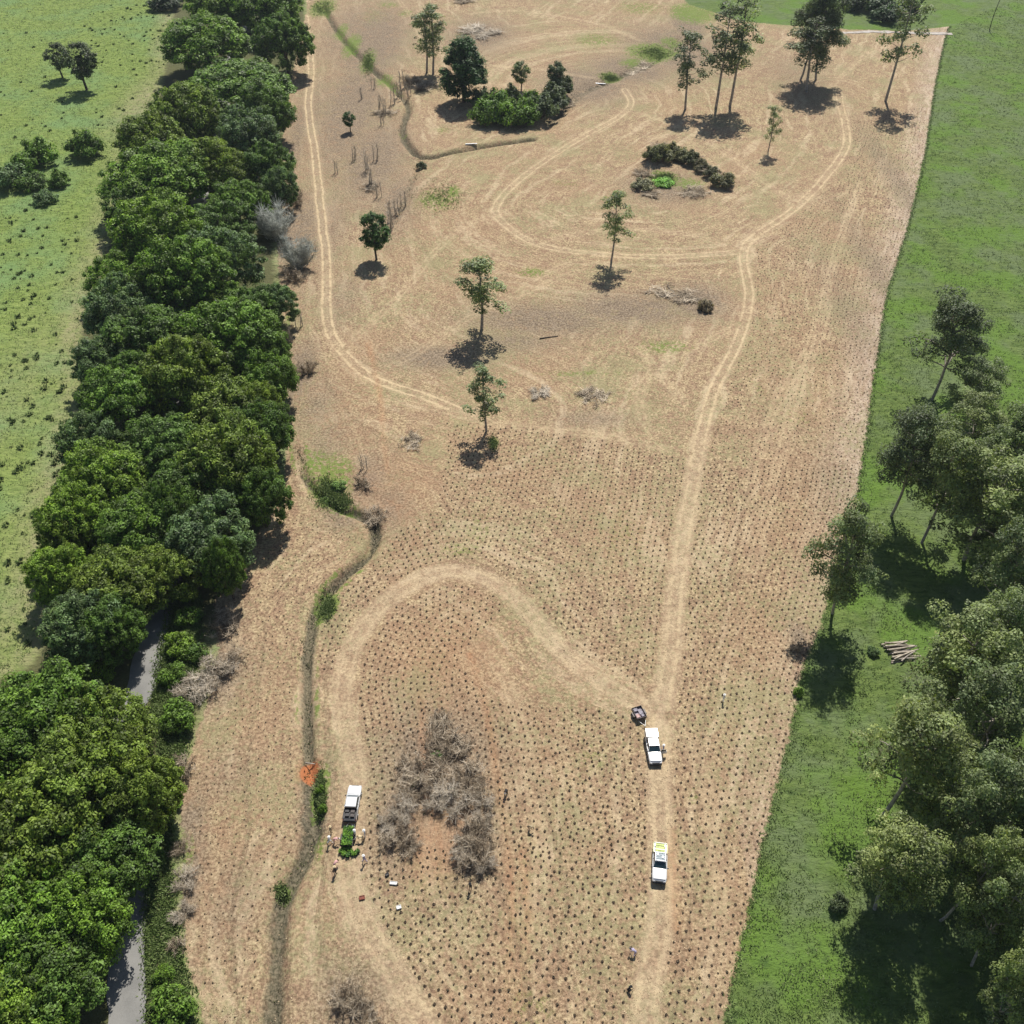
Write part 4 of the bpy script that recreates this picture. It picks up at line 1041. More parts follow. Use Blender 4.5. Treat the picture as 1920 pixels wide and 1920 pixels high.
# ------------------------------------------------------------------ grass, straw and weeds (uncountable)
def scatter(name, pts, mat, size, hgt, blades, r, label, cat, spread=0.6, tone_c=0.5, flat=False):
    n = len(pts)
    z = height(pts[:, 0], pts[:, 1])
    B = np.repeat(np.column_stack([pts, z]), blades, axis=0); m = len(B)
    a = r.uniform(0, 6.28, m); sz = np.repeat(r.uniform(0.6, 1.4, n), blades) * size
    B[:, 0] += r.normal(0, 1, m) * sz * spread; B[:, 1] += r.normal(0, 1, m) * sz * spread
    ca, sa = np.cos(a), np.sin(a); w = sz * 0.22
    hh = hgt * r.uniform(0.5, 1.3, m)
    out = sz * r.uniform(0.3, 1.0, m)
    p0 = B + np.column_stack([-sa * w, ca * w, np.full(m, -0.01)]); p1 = B + np.column_stack([sa * w, -ca * w, np.full(m, 0.0)])
    p2 = B + np.column_stack([ca * out, sa * out, hh])
    V = np.stack([p0, p1, p2], 1).reshape(-1, 3)
    tone = np.clip(np.repeat(r.normal(tone_c, 0.22, n), blades) + r.normal(0, 0.1, m), 0, 1)
    o = mobj(name, mesh_np(name, V, 3, np.arange(3 * m), [mat], attrs={'tone': ('FACE', 'FLOAT', tone)}))
    return tag(o, label, cat, None, 'stuff')
M['straw'] = mat_attr('straw_blades', [(0.0, (0.10, 0.065, 0.04)), (0.35, (0.27, 0.18, 0.11)), (0.6, (0.5, 0.385, 0.25)), (1.0, (0.68, 0.55, 0.37))])
M['grassR'] = mat_attr('meadow_grass', [(0.0, (0.07, 0.110, 0.028)), (0.5, (0.115, 0.172, 0.046)), (1.0, (0.205, 0.258, 0.10))], rough=0.6)
M['grassL'] = mat_attr('pasture_grass', [(0.0, (0.06, 0.095, 0.025)), (0.5, (0.20, 0.26, 0.08)), (1.0, (0.36, 0.38, 0.18))], rough=0.7)
M['weed'] = mat_attr('ditch_weeds', [(0.0, (0.02, 0.022, 0.012)), (0.4, (0.055, 0.062, 0.028)), (0.7, (0.085, 0.12, 0.03)), (1.0, (0.17, 0.16, 0.08))])
def rand_in(poly, n, r, bias=1.0):
    """random points inside polygon, denser towards the viewer"""
    lo, hi = poly.min(0), poly.max(0)
    lo = np.maximum(lo, [-240, 36]); hi = np.minimum(hi, [240, 460])
    pts = []
    while sum(len(p) for p in pts) < n:
        m = n * 3
        x = r.uniform(lo[0], hi[0], m); y = lo[1] + (hi[1] - lo[1]) * r.rand(m) ** bias
        k = inside(x, y, poly); pts.append(np.column_stack([x[k], y[k]]))
    return np.concatenate(pts)[:n]
r1 = np.random.RandomState(91)
p = rand_in(FIELD, 78000, r1, 1.7)
dd = vnoise(p[:, 0], p[:, 1], 0.25, 61) + 0.4 * vnoise(p[:, 0], p[:, 1], 1.1, 63)
p = p[dd > r1.uniform(0.3, 1.0, len(p))]
scatter('straw_litter', p, M['straw'], 0.20, 0.11, 3, r1, 'dry slashed grass and clods lying over the tan field', 'straw', 0.9, 0.5)
MEAD = np.vstack([RIGHT_EDGE, GP([(1600,2010),(2050,2010),(2050,600),(2050,-60)])])
p = rand_in(MEAD, 42000, r1, 1.9)
p = p[fbm(p[:, 0], p[:, 1], 0.18, 66) > r1.uniform(0.1, 0.75, len(p))]
scatter('meadow_grass', p, M['grassR'], 0.30, 0.26, 4, r1, 'lush green meadow grass right of the planted field', 'grass', 0.7, 0.5)
q = resample(RIGHT_EDGE, 0.18); q = q + r1.normal(0, 0.28, q.shape) + np.array([0.35, 0])
scatter('edge_grass', q, M['grassR'], 0.32, 0.28, 4, r1, 'bright green grass fringing the right field edge', 'grass', 0.6, 0.8)
PAST = GP([(-160,-40),(330,-40),(318,60),(300,170),(240,270),(225,330),(215,420),(185,500),(150,620),(150,720),(130,850),(100,980),(80,1080),(80,1180),(50,1240),(-60,1320),(-160,1320)])
p = rand_in(PAST, 30000, r1, 1.2)
scatter('pasture_grass', p, M['grassL'], 0.38, 0.25, 3, r1, 'short yellowish green pasture grass left of the tree belt', 'grass', 0.8, 0.45)
VG = GP([(262,2010),(272,1900),(268,1780),(270,1680),(280,1560),(300,1420),(285,1330),(292,1240),(320,1120),(345,1080),(380,1130),(370,1250),(350,1400),(325,1500),(322,1640),(335,1760),(360,1850),(385,2010)])
p = rand_in(VG, 6000, r1, 1.0)
scatter('verge_grass', p, M['grassR'], 0.42, 0.45, 5, r1, 'rank green grass on the verge between lane and field', 'grass', 0.7, 0.6)
pts = []
for P, w in zip(GULLY, GULLY_W):
    q = resample(P, 0.14 if w == 0.72 else 0.45); q = q + r1.normal(0, 1, q.shape) * w * 0.75
    q = q[vnoise(q[:, 0], q[:, 1], 0.22, 81) > r1.uniform(0.1, 0.7, len(q))]; pts.append(q)
p = np.concatenate(pts)
scatter('gully_weeds', p, M['weed'], 0.30, 0.30, 4, r1, 'dark rank weeds filling the winding gullies', 'weeds', 0.8, 0.42)
# lush patches
LP = [(612,1135,12,22,260),(600,1490,8,34,260),(615,925,22,26,320),(640,940,18,14,160),(1245,335,18,9,260),(690,118,10,22,200),(1228,98,30,9,260),(1145,143,16,5,130),(605,15,18,14,200),(528,1672,10,14,90),(830,370,36,24,120),(925,832,8,12,60)]
pts = []
for px, py, rx, ry, n in LP:
    a = r1.normal(0, 0.55, (n * 3, 2)); pts.append(np.array([G(px + u * rx, py + v * ry) for u, v in a]))
scatter('lush_patches', np.concatenate(pts), M['grassR'], 0.30, 0.35, 4, r1, 'patches of bright fresh grass in and beside the gullies', 'grass', 0.7, 0.85)

# tussocks of the left pasture: countable, individual
def tuss_mesh(seed):
    r = np.random.RandomState(seed); n = 34; a = r.uniform(0, 6.28, n); k = r.rand(n) ** .5 * 0.5
    B = np.column_stack([np.cos(a) * k, np.sin(a) * k, np.zeros(n)]); ca, sa = np.cos(a), np.sin(a)
    w = 0.13
    V = np.stack([B + np.column_stack([-sa * w, ca * w, 0 * a]), B + np.column_stack([sa * w, -ca * w, 0 * a]), B + np.column_stack([ca * 0.35, sa * 0.35, r.uniform(0.3, 0.75, n)])], 1).reshape(-1, 3)
    return mesh_np('tussock', V, 3, np.arange(3 * n), [M['tuss']], attrs={'tone': ('FACE', 'FLOAT', r.rand(n))})
M['tuss'] = mat_attr('tussock_blades', [(0.0, (0.035, 0.06, 0.02)), (0.6, (0.075, 0.12, 0.035)), (1.0, (0.15, 0.20, 0.06))])
TM = [tuss_mesh(s) for s in (51, 52, 53)]
TR = [(150,5,320,130,95),(0,60,120,260,28),(0,380,60,620,38),(40,400,150,600,34),(0,620,130,800,42),(0,820,110,1000,30),(0,1000,60,1220,12),(180,130,260,260,14)]
k = 0
pp = PAST
for (x0, y0, x1, y1, n) in TR:
    c = 0
    while c < n:
        px, py = r1.uniform(x0, x1), r1.uniform(y0, y1); x, y = G(px, py)
        if not inside(np.array([x]), np.array([y]), pp)[0]: 
            if r1.rand() < 0.05: c += 1
            continue
        o = mobj('tussock', TM[k % 3], None, (x, y, hz(x, y))); s = r1.uniform(0.4, 1.15); o.scale = (s, s, s * 0.8); o.rotation_euler.z = r1.uniform(0, 6.28)
        tag(o, 'small dark weed tussock dotting the pale left pasture', 'tussock', 'dark tussocks in the left pasture'); k += 1; c += 1


# ------------------------------------------------------------------ vehicles
M['paint'] = simple('white_paint', (0.66, 0.67, 0.68), 0.25, var=0.03, scale=1.5, spec=0.5, coat=0.5)
M['glass'] = simple('dark_glass', (0.025, 0.05, 0.06), 0.06, var=0.1, spec=0.8)
M['black'] = simple('black_plastic', (0.03, 0.03, 0.033), 0.55, var=0.25)
M['tyre'] = simple('tyre_rubber', (0.028, 0.026, 0.025), 0.9, var=0.3)
M['metal'] = simple('galvanised', (0.45, 0.46, 0.47), 0.4, 0.7, var=0.2)
M['dark_metal'] = simple('dark_frame', (0.05, 0.042, 0.04), 0.5, 0.3, var=0.3)
M['lamp'] = simple('lamp_lens', (0.75, 0.77, 0.8), 0.1, var=0.05)
M['red_lens'] = simple('red_lens', (0.4, 0.02, 0.015), 0.2, var=0.1)
M['rack'] = simple('rack_bars', (0.42, 0.47, 0.50), 0.5, 0.2, var=0.2)
M['rackmat'] = simple('rack_mesh', (0.20, 0.25, 0.28), 0.6, var=0.35, scale=7)
M['cream'] = simple('cream_load', (0.66, 0.66, 0.36), 0.7, var=0.2, scale=3)
M['hivis'] = simple('fluoro_panel', (0.50, 0.58, 0.20), 0.6, var=0.2, scale=4)
M['grey_load'] = simple('grey_crate', (0.28, 0.26, 0.30), 0.7, var=0.3, scale=4)
M['pink_load'] = simple('pinkish_crate', (0.50, 0.33, 0.31), 0.7, var=0.3, scale=4)
M['rust'] = simple('rust_frame', (0.20, 0.06, 0.04), 0.7, 0.2, var=0.4, scale=6)
M['white_box'] = simple('white_plastic', (0.78, 0.78, 0.76), 0.4, var=0.06)

def bm_obj(name, bm, mat, parent=None, loc=(0, 0, 0), smooth=False):
    me = bpy.data.meshes.new(name); bmesh.ops.recalc_face_normals(bm, faces=bm.faces[:])
    bm.to_mesh(me); bm.free()
    for mm in (mat if isinstance(mat, (list, tuple)) else [mat]): me.materials.append(mm)
    if smooth:
        for p in me.polygons: p.use_smooth = True
    return mobj(name, me, parent, loc)

def box(bm, c, s, bev=0.0, rot=None):
    m = Matrix.Translation(c)
    if rot: m = m @ rot
    g = bmesh.ops.create_cube(bm, size=1.0, matrix=m @ Matrix.Diagonal((s[0], s[1], s[2], 1)))
    if bev:
        es = list({e for v in g['verts'] for e in v.link_edges})
        bmesh.ops.bevel(bm, geom=es, offset=bev, segments=2, affect='EDGES', profile=0.6)
def cyl(bm, c, r, h, axis='Z', n=14, r2=None):
    rot = Matrix.Identity(4)
    if axis == 'Y': rot = Matrix.Rotation(math.pi / 2, 4, 'X')
    if axis == 'X': rot = Matrix.Rotation(math.pi / 2, 4, 'Y')
    bmesh.ops.create_cone(bm, cap_ends=True, segments=n, radius1=r, radius2=r if r2 is None else r2, depth=h, matrix=Matrix.Translation(c) @ rot)
def B(): return bmesh.new()

def loft(bm, rings):
    R = [[bm.verts.new(p) for p in ring] for ring in rings]
    n = len(R[0])
    for a, b in zip(R[:-1], R[1:]):
        for i in range(n): bm.faces.new((a[i], a[(i + 1) % n], b[(i + 1) % n], b[i]))
    bm.faces.new(R[0]); bm.faces.new(R[-1][::-1])

def wheel(parent, x, y, r=0.38):
    w = B(); cyl(w, (0, 0, 0), r, 0.24, 'Y', 20); bmesh.ops.bevel(w, geom=[e for e in w.edges if abs(e.verts[0].co.y - e.verts[1].co.y) < 1e-4], offset=0.04, segments=2, affect='EDGES')
    t = bm_obj('wheel', w, M['tyre'], parent, (x, y, r), True)
    q = B(); cyl(q, (0, 0.125 if y > 0 else -0.125, 0), r * 0.6, 0.03, 'Y', 16)
    for k in range(5):
        a = k * 1.257; box(q, (math.cos(a) * r * 0.3, (0.145 if y > 0 else -0.145), math.sin(a) * r * 0.3), (r * 0.42, 0.02, 0.06), 0, Matrix.Rotation(-a, 4, 'Y'))
    bm_obj('rim', q, M['metal'], t)

def ring8(x, w, zb, zt, c=0.09, top=0.0):
    return [(x, -w * 0.94, zb), (x, -w, zb + 0.15), (x, -w, zt - c), (x, -w + c * 0.8, zt + top * 0.4), (x, -w * 0.45, zt + top), (x, w * 0.45, zt + top), (x, w - c * 0.8, zt + top * 0.4), (x, w, zt - c), (x, w, zb + 0.15), (x, w * 0.94, zb)]

def ute(name, label, loc, heading, roof_x=(-0.95, 0.30), kind='canopy', open_door=False):
    """pickup, 5.2 m long, x forward"""
    t = empty(name, (loc[0], loc[1], hz(*loc)), heading)
    b = B()
    # the body with wheel arches as notches in the sill line
    st = [(2.62, .70, .50, .82, 0.0), (2.52, .86, .38, .96, .02), (2.25, .92, .34, 1.04, .04), (1.95, .94, .62, 1.07, .05), (1.25, .94, .62, 1.12, .05), (1.05, .93, .34, 1.13, .03),
          (0.2, .93, .34, 1.13, 0), (-1.05, .93, .36, 1.13, 0), (-1.2, .94, .62, 1.13, 0), (-1.95, .94, .62, 1.13, 0), (-2.1, .93, .42, 1.13, 0), (-2.55, .92, .48, 1.12, 0)]
    loft(b, [ring8(x, w, zb, zt, .09, tp) for x, w, zb, zt, tp in st])
    bm_obj('body', b, M['paint'], t, smooth=False)
    b = B(); box(b, (1.77, 0, 1.135), (1.25, 1.52, 0.06), 0.025, Matrix.Rotation(0.055, 4, 'Y')); bm_obj('bonnet', b, M['paint'], t)
    r0, r1_ = roof_x
    b = B(); loft(b, [[(r0 - 0.18, -.86, 1.10), (1.02, -.86, 1.10), (1.02, .86, 1.10), (r0 - 0.18, .86, 1.10)], [(r0, -.68, 1.70), (r1_, -.68, 1.70), (r1_, .68, 1.70), (r0, .68, 1.70)]]); bm_obj('window', b, M['glass'], t)
    b = B(); box(b, ((r0 + r1_) / 2, 0, 1.73), (r1_ - r0 + 0.06, 1.42, 0.09), 0.035); bm_obj('roof', b, M['paint'], t)
    for sy in (-1, 1):
        for (xa_, xb_) in ((1.0, r1_), ((r0 + r1_) / 2 + .02, (r0 + r1_) / 2), (r0 - .17, r0)):
            tb = Tubes(); tb.tube([(xa_, sy * .865, 1.12), (xb_, sy * .69, 1.70)], 0.045, 0.04, 4); mobj('pillar', tb.mesh('pillar', M['paint']), t)
        for xd, wd in ((0.52, 0.92), (-0.45, 0.84)):
            if kind == 'wagon' or xd > 0 or kind != 'single':
                d = B()
                if open_door and sy == 1 and xd > 0: 
                    box(d, (1.0 - 0.15, 0.95 + 0.42, 0.8), (0.06, 0.86, 0.62), 0.02); o_ = bm_obj('door', d, M['paint'], t)
                    g = B(); box(g, (1.0 - 0.17, 0.95 + 0.40, 1.3), (0.03, 0.66, 0.36)); bm_obj('door_window', g, M['glass'], o_)
                else:
                    box(d, (xd, sy * 0.932, 0.80), (wd, 0.02, 0.60), 0.008); o_ = bm_obj('door', d, M['paint'], t)
                    h = B(); box(h, (xd - wd * .36, sy * 0.952, 0.98), (0.13, 0.02, 0.035), 0.005); bm_obj('handle', h, M['black'], o_)
        m_ = B(); box(m_, (0.88, sy * 1.03, 1.20), (0.12, 0.2, 0.17), 0.03); bm_obj('mirror', m_, M['black'], t)
        h = B(); box(h, (2.52, sy * .68, .86), (0.16, 0.3, 0.15), 0.03); bm_obj('headlight', h, M['lamp'], t)
        h = B(); box(h, (-2.55, sy * .83, .92), (0.05, 0.14, 0.32), 0.01); bm_obj('tail_light', h, M['red_lens'], t)
        for xw in (1.6, -1.58): wheel(t, xw, sy * 0.84)
    b = B(); box(b, (2.63, 0, .52), (0.2, 1.72, 0.24), 0.05); bm_obj('front_bumper', b, M['black'], t)
    b = B(); box(b, (2.60, 0, .80), (0.06, 0.95, 0.2), 0.01)
    for k in range(3): box(b, (2.64, 0, .73 + k * .07), (0.02, 0.9, 0.02))
    bm_obj('grille', b, M['black'], t)
    b = B(); box(b, (-2.62, 0, .52), (0.12, 1.7, 0.18), 0.04); bm_obj('rear_bumper', b, M['dark_metal'], t)
    b = B(); box(b, (0.98 - (0.98 - r1_) * .5, 0, 1.42), (0.012, 1.30, math.hypot(0.98 - r1_, 0.5)), 0, Matrix.Rotation(-math.atan2(1.02 - r1_, 0.60), 4, 'Y')); bm_obj('windscreen', b, M['glass'], t)
    if kind == 'canopy':
        b = B(); loft(b, [[(-2.56, -.93, 1.14), (-1.16, -.93, 1.14), (-1.16, .93, 1.14), (-2.56, .93, 1.14)], [(-2.50, -.84, 1.80), (-1.14, -.84, 1.80), (-1.14, .84, 1.80), (-2.50, .84, 1.80)]])
        c_ = bm_obj('canopy', b, M['paint'], t)
        b = B(); box(b, (-1.82, 0, 1.83), (1.42, 1.74, 0.06), 0.025); bm_obj('canopy_roof', b, M['paint'], c_)
    if kind == 'tub':
        b = B()
        for sy in (-1, 1): box(b, (-1.85, sy * .89, 1.17), (1.40, 0.10, 0.10), 0.02)
        box(b, (-2.52, 0, 1.17), (0.08, 1.86, 0.10), 0.02); bm_obj('tub_rail', b, M['cream'], t)
        b = B(); box(b, (-1.82, -0.05, 1.20), (1.1, 1.2, 0.12), 0.03); box(b, (-1.75, 0.1, 1.27), (.7, .8, 0.06), 0.02); bm_obj('tub_cover', b, M['hivis'], t)
        for x in (-2.3, -1.4):
            b = B(); box(b, (x, 0, 1.62), (0.06, 1.6, 0.05)); box(b, (x, .79, 1.4), (0.05, 0.05, 0.42)); box(b, (x, -.79, 1.4), (0.05, 0.05, 0.42)); bm_obj('ladder_rack', b, M['paint'], t)
        b = B(); box(b, (-1.85, .6, 1.66), (1.3, .05, .04)); box(b, (-1.85, -.6, 1.66), (1.3, .05, .04)); bm_obj('ladder_rack', b, M['cream'], t)
        b = B()
        for k in range(5): box(b, (r0 + .12 + k * .25, 0, 1.83), (0.05, 1.2, 0.03))
        for sy in (-1, 1): box(b, ((r0 + r1_) / 2, sy * .58, 1.84), (1.15, 0.05, 0.06))
        box(b, (r0 + .3, -.35, 1.87), (.5, .22, .08)); box(b, (r0 + .7, .3, 1.87), (.36, .3, .07)); bm_obj('roof_rack', b, M['rack'], t)
        b = B(); box(b, ((r0 + r1_) / 2, 0, 1.795), (1.15, 1.25, 0.035), .01); bm_obj('roof_mat', b, M['rackmat'], t)
        b = B(); box(b, (r1_ - .05, 0, 1.83), (.16, 1.0, .09), .02); bm_obj('light_bar', b, M['lamp'], t)
    if kind == 'tray':
        b = B(); box(b, (-1.82, 0, 1.16), (1.40, 1.7, 0.06)); bm_obj('tray_mat', b, M['black'], t)
        b = B()
        for sy in (-1, 1): box(b, (-1.85, sy * .89, 1.19), (1.42, 0.07, 0.14), 0.02)
        box(b, (-1.18, 0, 1.45), (0.05, 1.6, 0.55)); bm_obj('tray_side', b, M['dark_metal'], t)
        for k, (x, y) in enumerate([(-1.5, .4), (-1.55, -.35), (-2.1, .3), (-2.15, -.4)]):
            b = B(); box(b, (x, y, 1.32), (.45, .55, .25), .02); bm_obj('tool_box', b, [M['black'], M['dark_metal']][k % 2], t)
    tag(t, label, 'ute')
    return t

def pos_head(c, a, b, z=0.8):
    x, y = G(c[0], c[1], z); xa_, ya_ = G(*a); xb_, yb_ = G(*b)
    return (x, y), math.atan2(yb_ - ya_, xb_ - xa_)
p1, h1 = pos_head((1225, 1401), (1219, 1362), (1232, 1436))
ute('pickup_ute', 'white ute with square canopy and open door, hitched to the box trailer', p1, h1, kind='canopy', open_door=True)
p2, h2 = pos_head((1237, 1617), (1238, 1580), (1236, 1655))
ute('pickup_ute', 'white ute with roof rack and pale yellow green rear', p2, h2, kind='tub')
p3, h3 = pos_head((661, 1506), (655, 1545), (668, 1472))
ute('pickup_ute', 'white ute with dark tray facing away, in front of the seedling trailer', p3, h3, kind='tray', roof_x=(-1.05, 0.35))

def trailer(label, loc, head, L, W, side, sidemat, floor):
    t = empty('box_trailer', (loc[0], loc[1], hz(*loc)), head)
    b = B(); box(b, (0, 0, .52), (L, W, .06)); bm_obj('floor', b, floor, t)
    for sy in (-1, 1):
        b = B(); box(b, (0, sy * (W / 2 - .02), .52 + side / 2), (L, .05, side), .01)
        for k in range(4): box(b, (-L / 2 + .15 + k * (L - .3) / 3, sy * (W / 2 + .02), .5 + side / 2), (.05, .03, side))
        bm_obj('side_panel', b, sidemat, t)
        b = B(); box(b, (0, sy * (W / 2 + .14), .72), (.85, .24, .04), .01); box(b, (.42, sy * (W / 2 + .14), .62), (.04, .24, .2)); box(b, (-.42, sy * (W / 2 + .14), .62), (.04, .24, .2)); bm_obj('mudguard', b, M['dark_metal'], t)
        wheel(t, 0, sy * (W / 2 + .13), .31)
    for sx, nm in ((1, 'front_panel'), (-1, 'tailgate')):
        b = B(); box(b, (sx * (L / 2 - .02), 0, .52 + side / 2), (.05, W - .08, side), .01); bm_obj(nm, b, sidemat, t)
    tb = Tubes(); tb.tube([(L / 2, W * .4, .46), (L / 2 + 1.15, 0, .46)], .04, .04, 4); tb.tube([(L / 2, -W * .4, .46), (L / 2 + 1.15, 0, .46)], .04, .04, 4)
    mobj('drawbar', tb.mesh('drawbar', M['metal']), t)
    return tag(t, label, 'trailer')
p4, h4 = pos_head((1198, 1338), (1192, 1323), (1206, 1349), .6)
trailer('small open box trailer with dark and rusty sides behind the canopy ute', p4, h4, 2.05, 1.55, .42, M['dark_metal'], M['grey_load'])
ca, sa = math.cos(h4), math.sin(h4)
def on4(x, y): return (p4[0] + ca * x - sa * y, p4[1] + sa * x + ca * y)
for (x, y, sx, sy, h, mt, lab) in [(.45, -.38, .62, .55, .25, 'pink_load', 'pinkish crate at the hitch end of the small box trailer'), (-.1, .3, .8, .6, .2, 'grey_load', 'long grey crate in the middle of the small box trailer'),
                                 (-.6, -.3, .5, .6, .3, 'grey_load', 'grey crate at the tail end of the small box trailer'), (.55, .35, .4, .45, .22, 'grey_load', 'small grey box beside the pinkish crate in the trailer')]:
    b = B(); box(b, (0, 0, h / 2), (sx, sy, h), .02)
    for e in ((0, sy / 2 - .03, sx, .05), (0, -sy / 2 + .03, sx, .05)): box(b, (e[0], e[1], h + .02), (e[2], e[3], .04))
    q = on4(x, y); o = bm_obj('storage_crate', b, M[mt], None, (q[0], q[1], hz(*p4) + .551)); o.rotation_euler.z = h4; tag(o, lab, 'crate')
b = B(); box(b, (0, 0, .98), (2.0, .05, .05)); box(b, (.95, 0, .96), (.05, .05, .1))
p5, h5 = pos_head((652.5, 1570), (650, 1592), (655, 1552), .6)
trailer('open trailer loaded with bright green seedlings behind the white ute', p5, h5, 2.6, 1.45, .22, M['dark_metal'], M['black'])

# seedling trays: black tray with a tuft of young plants
def tray(loc, z, rz, label, seed, tall=.45):
    r = np.random.RandomState(seed)
    t = empty('seedling_tray', (loc[0], loc[1], z), rz)
    b = B(); box(b, (0, 0, .06), (.62, .42, .12), .01); bm_obj('tray', b, M['black'], t)
    n = 170; C = np.column_stack([r.uniform(-.32, .32, n), r.uniform(-.24, .24, n), .14 + tall * r.rand(n) ** .7]); C[:, :2] *= (0.8 + .5 * C[:, 2:3])
    N = unit(n, r); N[:, 2] = abs(N[:, 2]) + .6; N /= np.linalg.norm(N, axis=1)[:, None]
    V = leaf_cards(C, N, np.full(n, .11), np.full(n, .05), r)
    o = mobj('young_plants', mesh_np('young_plants', V, 4, np.arange(len(V)), [M['leaf']], attrs={'tone': ('FACE', 'FLOAT', r.rand(n)), 'warm': ('FACE', 'FLOAT', r.rand(n) * .8)}), t)
    o.color = (0.065, 0.125, 0.02, 1) if seed % 3 else (0.03, 0.07, 0.016, 1)
    return tag(t, label, 'seedling tray', 'trays of seedlings')
ca, sa = math.cos(h5), math.sin(h5); k = 0
where = ['front', 'second', 'third', 'fourth', 'fifth', 'tail']
for i in range(6):
    for j, sd in ((0, 'left'), (1, 'right')):
        x, y = 1.05 - i * .42, (.34 if j == 0 else -.34)
        tray((p5[0] + ca * x - sa * y, p5[1] + sa * x + ca * y), hz(*p5) + .555, h5 + math.pi / 2, f"tray of bright green seedlings, {where[i]} row of the trailer load, {sd} side", 300 + k, .55); k += 1
for i, (px, py, lab) in enumerate([(640, 1598, 'leftmost'), (646, 1603, 'second from the left'), (653, 1605, 'front middle'), (659, 1599, 'back middle'), (665, 1603, 'second from the right'), (670, 1599, 'rightmost'), (645, 1593, 'back left'), (654, 1595, 'nearest to the trailer')]):
    q = G(px, py); tray(q, hz(*q), i * .8, f"tray of green seedlings on the ground behind the trailer, {lab}", 340 + i, .4)

# ------------------------------------------------------------------ small things lying about
def crate_at(px, py, s, mt, lab, name='storage_crate', cat='crate', rz=0.2):
    x, y = G(px, py); b = B(); w = .04
    box(b, (0, 0, .03), (s[0], s[1], .05))
    for sg in (-1, 1): box(b, (sg * (s[0] / 2 - w / 2), 0, s[2] / 2 + .03), (w, s[1], s[2])); box(b, (0, sg * (s[1] / 2 - w / 2), s[2] / 2 + .035), (s[0] - 2 * w, w, s[2]))
    box(b, (0, 0, s[2] * .7), (s[0] - 2.2 * w, s[1] - 2.2 * w, .04))
    o = bm_obj(name, b, M[mt], None, (x, y, hz(x, y))); o.rotation_euler.z = rz
    tag(o, lab, cat)
crate_at(738, 1657, (.95, .4, .22), 'white_box', 'long pale crate lying among the seedlings below the brushwood', rz=-.1)
crate_at(748, 1702, (.6, .45, .22), 'white_box', 'white tub among the seedlings, lower of the two pale boxes', rz=.3)
crate_at(679, 1684, (.7, .5, .2), 'rust', 'brown seedling crate beside the loop track', rz=.2)
crate_at(726, 1641, (.45, .35, .3), 'black', 'small black crate above the long pale crate', rz=.6)
crate_at(664, 1533, (.32, .3, .25), 'white_box', 'small white box on the ground right of the dark tray')
crate_at(663, 1551, (.4, .35, .3), 'white_box', 'white cooler box between the ute and the seedling trailer')

def log_obj(name, a, bb, r0, mat, lab=None, parent=None):
    tb = Tubes(); tb.tube(bend(a, bb, rs, .03, 5), r0, r0 * .75, 7); o = mobj(name, tb.mesh(name, M[mat]), parent)
    if lab: tag(o, lab, 'log')
    return o
x, y = G(1030, 633); z = hz(x, y); log_obj('fallen_log', (x - 2.2, y - .5, z + .12), (x + 2.0, y + .5, z + .15), .15, 'bark_dark', 'dark fallen log lying across mid field below the dark streak')
x, y = G(585, 1427); z = hz(x, y); log_obj('fallen_log', (x - 1.0, y, z + .35), (x + 1.5, y - .3, z + .35), .09, 'bark_grey', 'pale pole lying across the ditch above the red bank')
x, y = G(1125, 153); z = hz(x, y); log_obj('culvert_pipe', (x - 2.5, y + .3, z + .15), (x + 2.0, y - .5, z + .2), .30, 'metal', 'pale culvert pipe at the end of the far drain')
x, y = G(885, 272); z = hz(x, y); log_obj('culvert_pipe', (x - 2, y - .2, z + .15), (x + 1.6, y + .2, z + .2), .24, 'metal', 'pale culvert pipe left of the upper thicket')
x, y = G(1855, 57); z = hz(x, y); log_obj('bare_pole', (x, y, z - .3), (x + .6, y, z + 13), .16, 'bark_dark'); tag(bpy.data.objects['bare_pole'], 'dark bare pole standing in the far right pasture', 'pole')
# heap of cut timber
x0, y0 = G(1688, 1222); tp = empty('timber_pile', (x0, y0, hz(x0, y0)), .15)
rr = np.random.RandomState(77)
for k in range(26):
    lv = k // 9; yy = -1.9 + (k % 9) * .42 + lv * .2; a = rr.normal(0, .16); L = rr.uniform(1.3, 2.4); cx = rr.uniform(-.5, .5)
    zz = .14 + lv * .26
    log_obj('log', (cx - L * math.cos(a), yy - L * math.sin(a), zz), (cx + L * math.cos(a), yy + L * math.sin(a), zz + .05), rr.uniform(.10, .18), 'twig' if k % 3 else 'bark_grey', None, tp)
tag(tp, 'heap of grey cut timber on the grass left of the pale crowned eucalypt', 'timber pile')

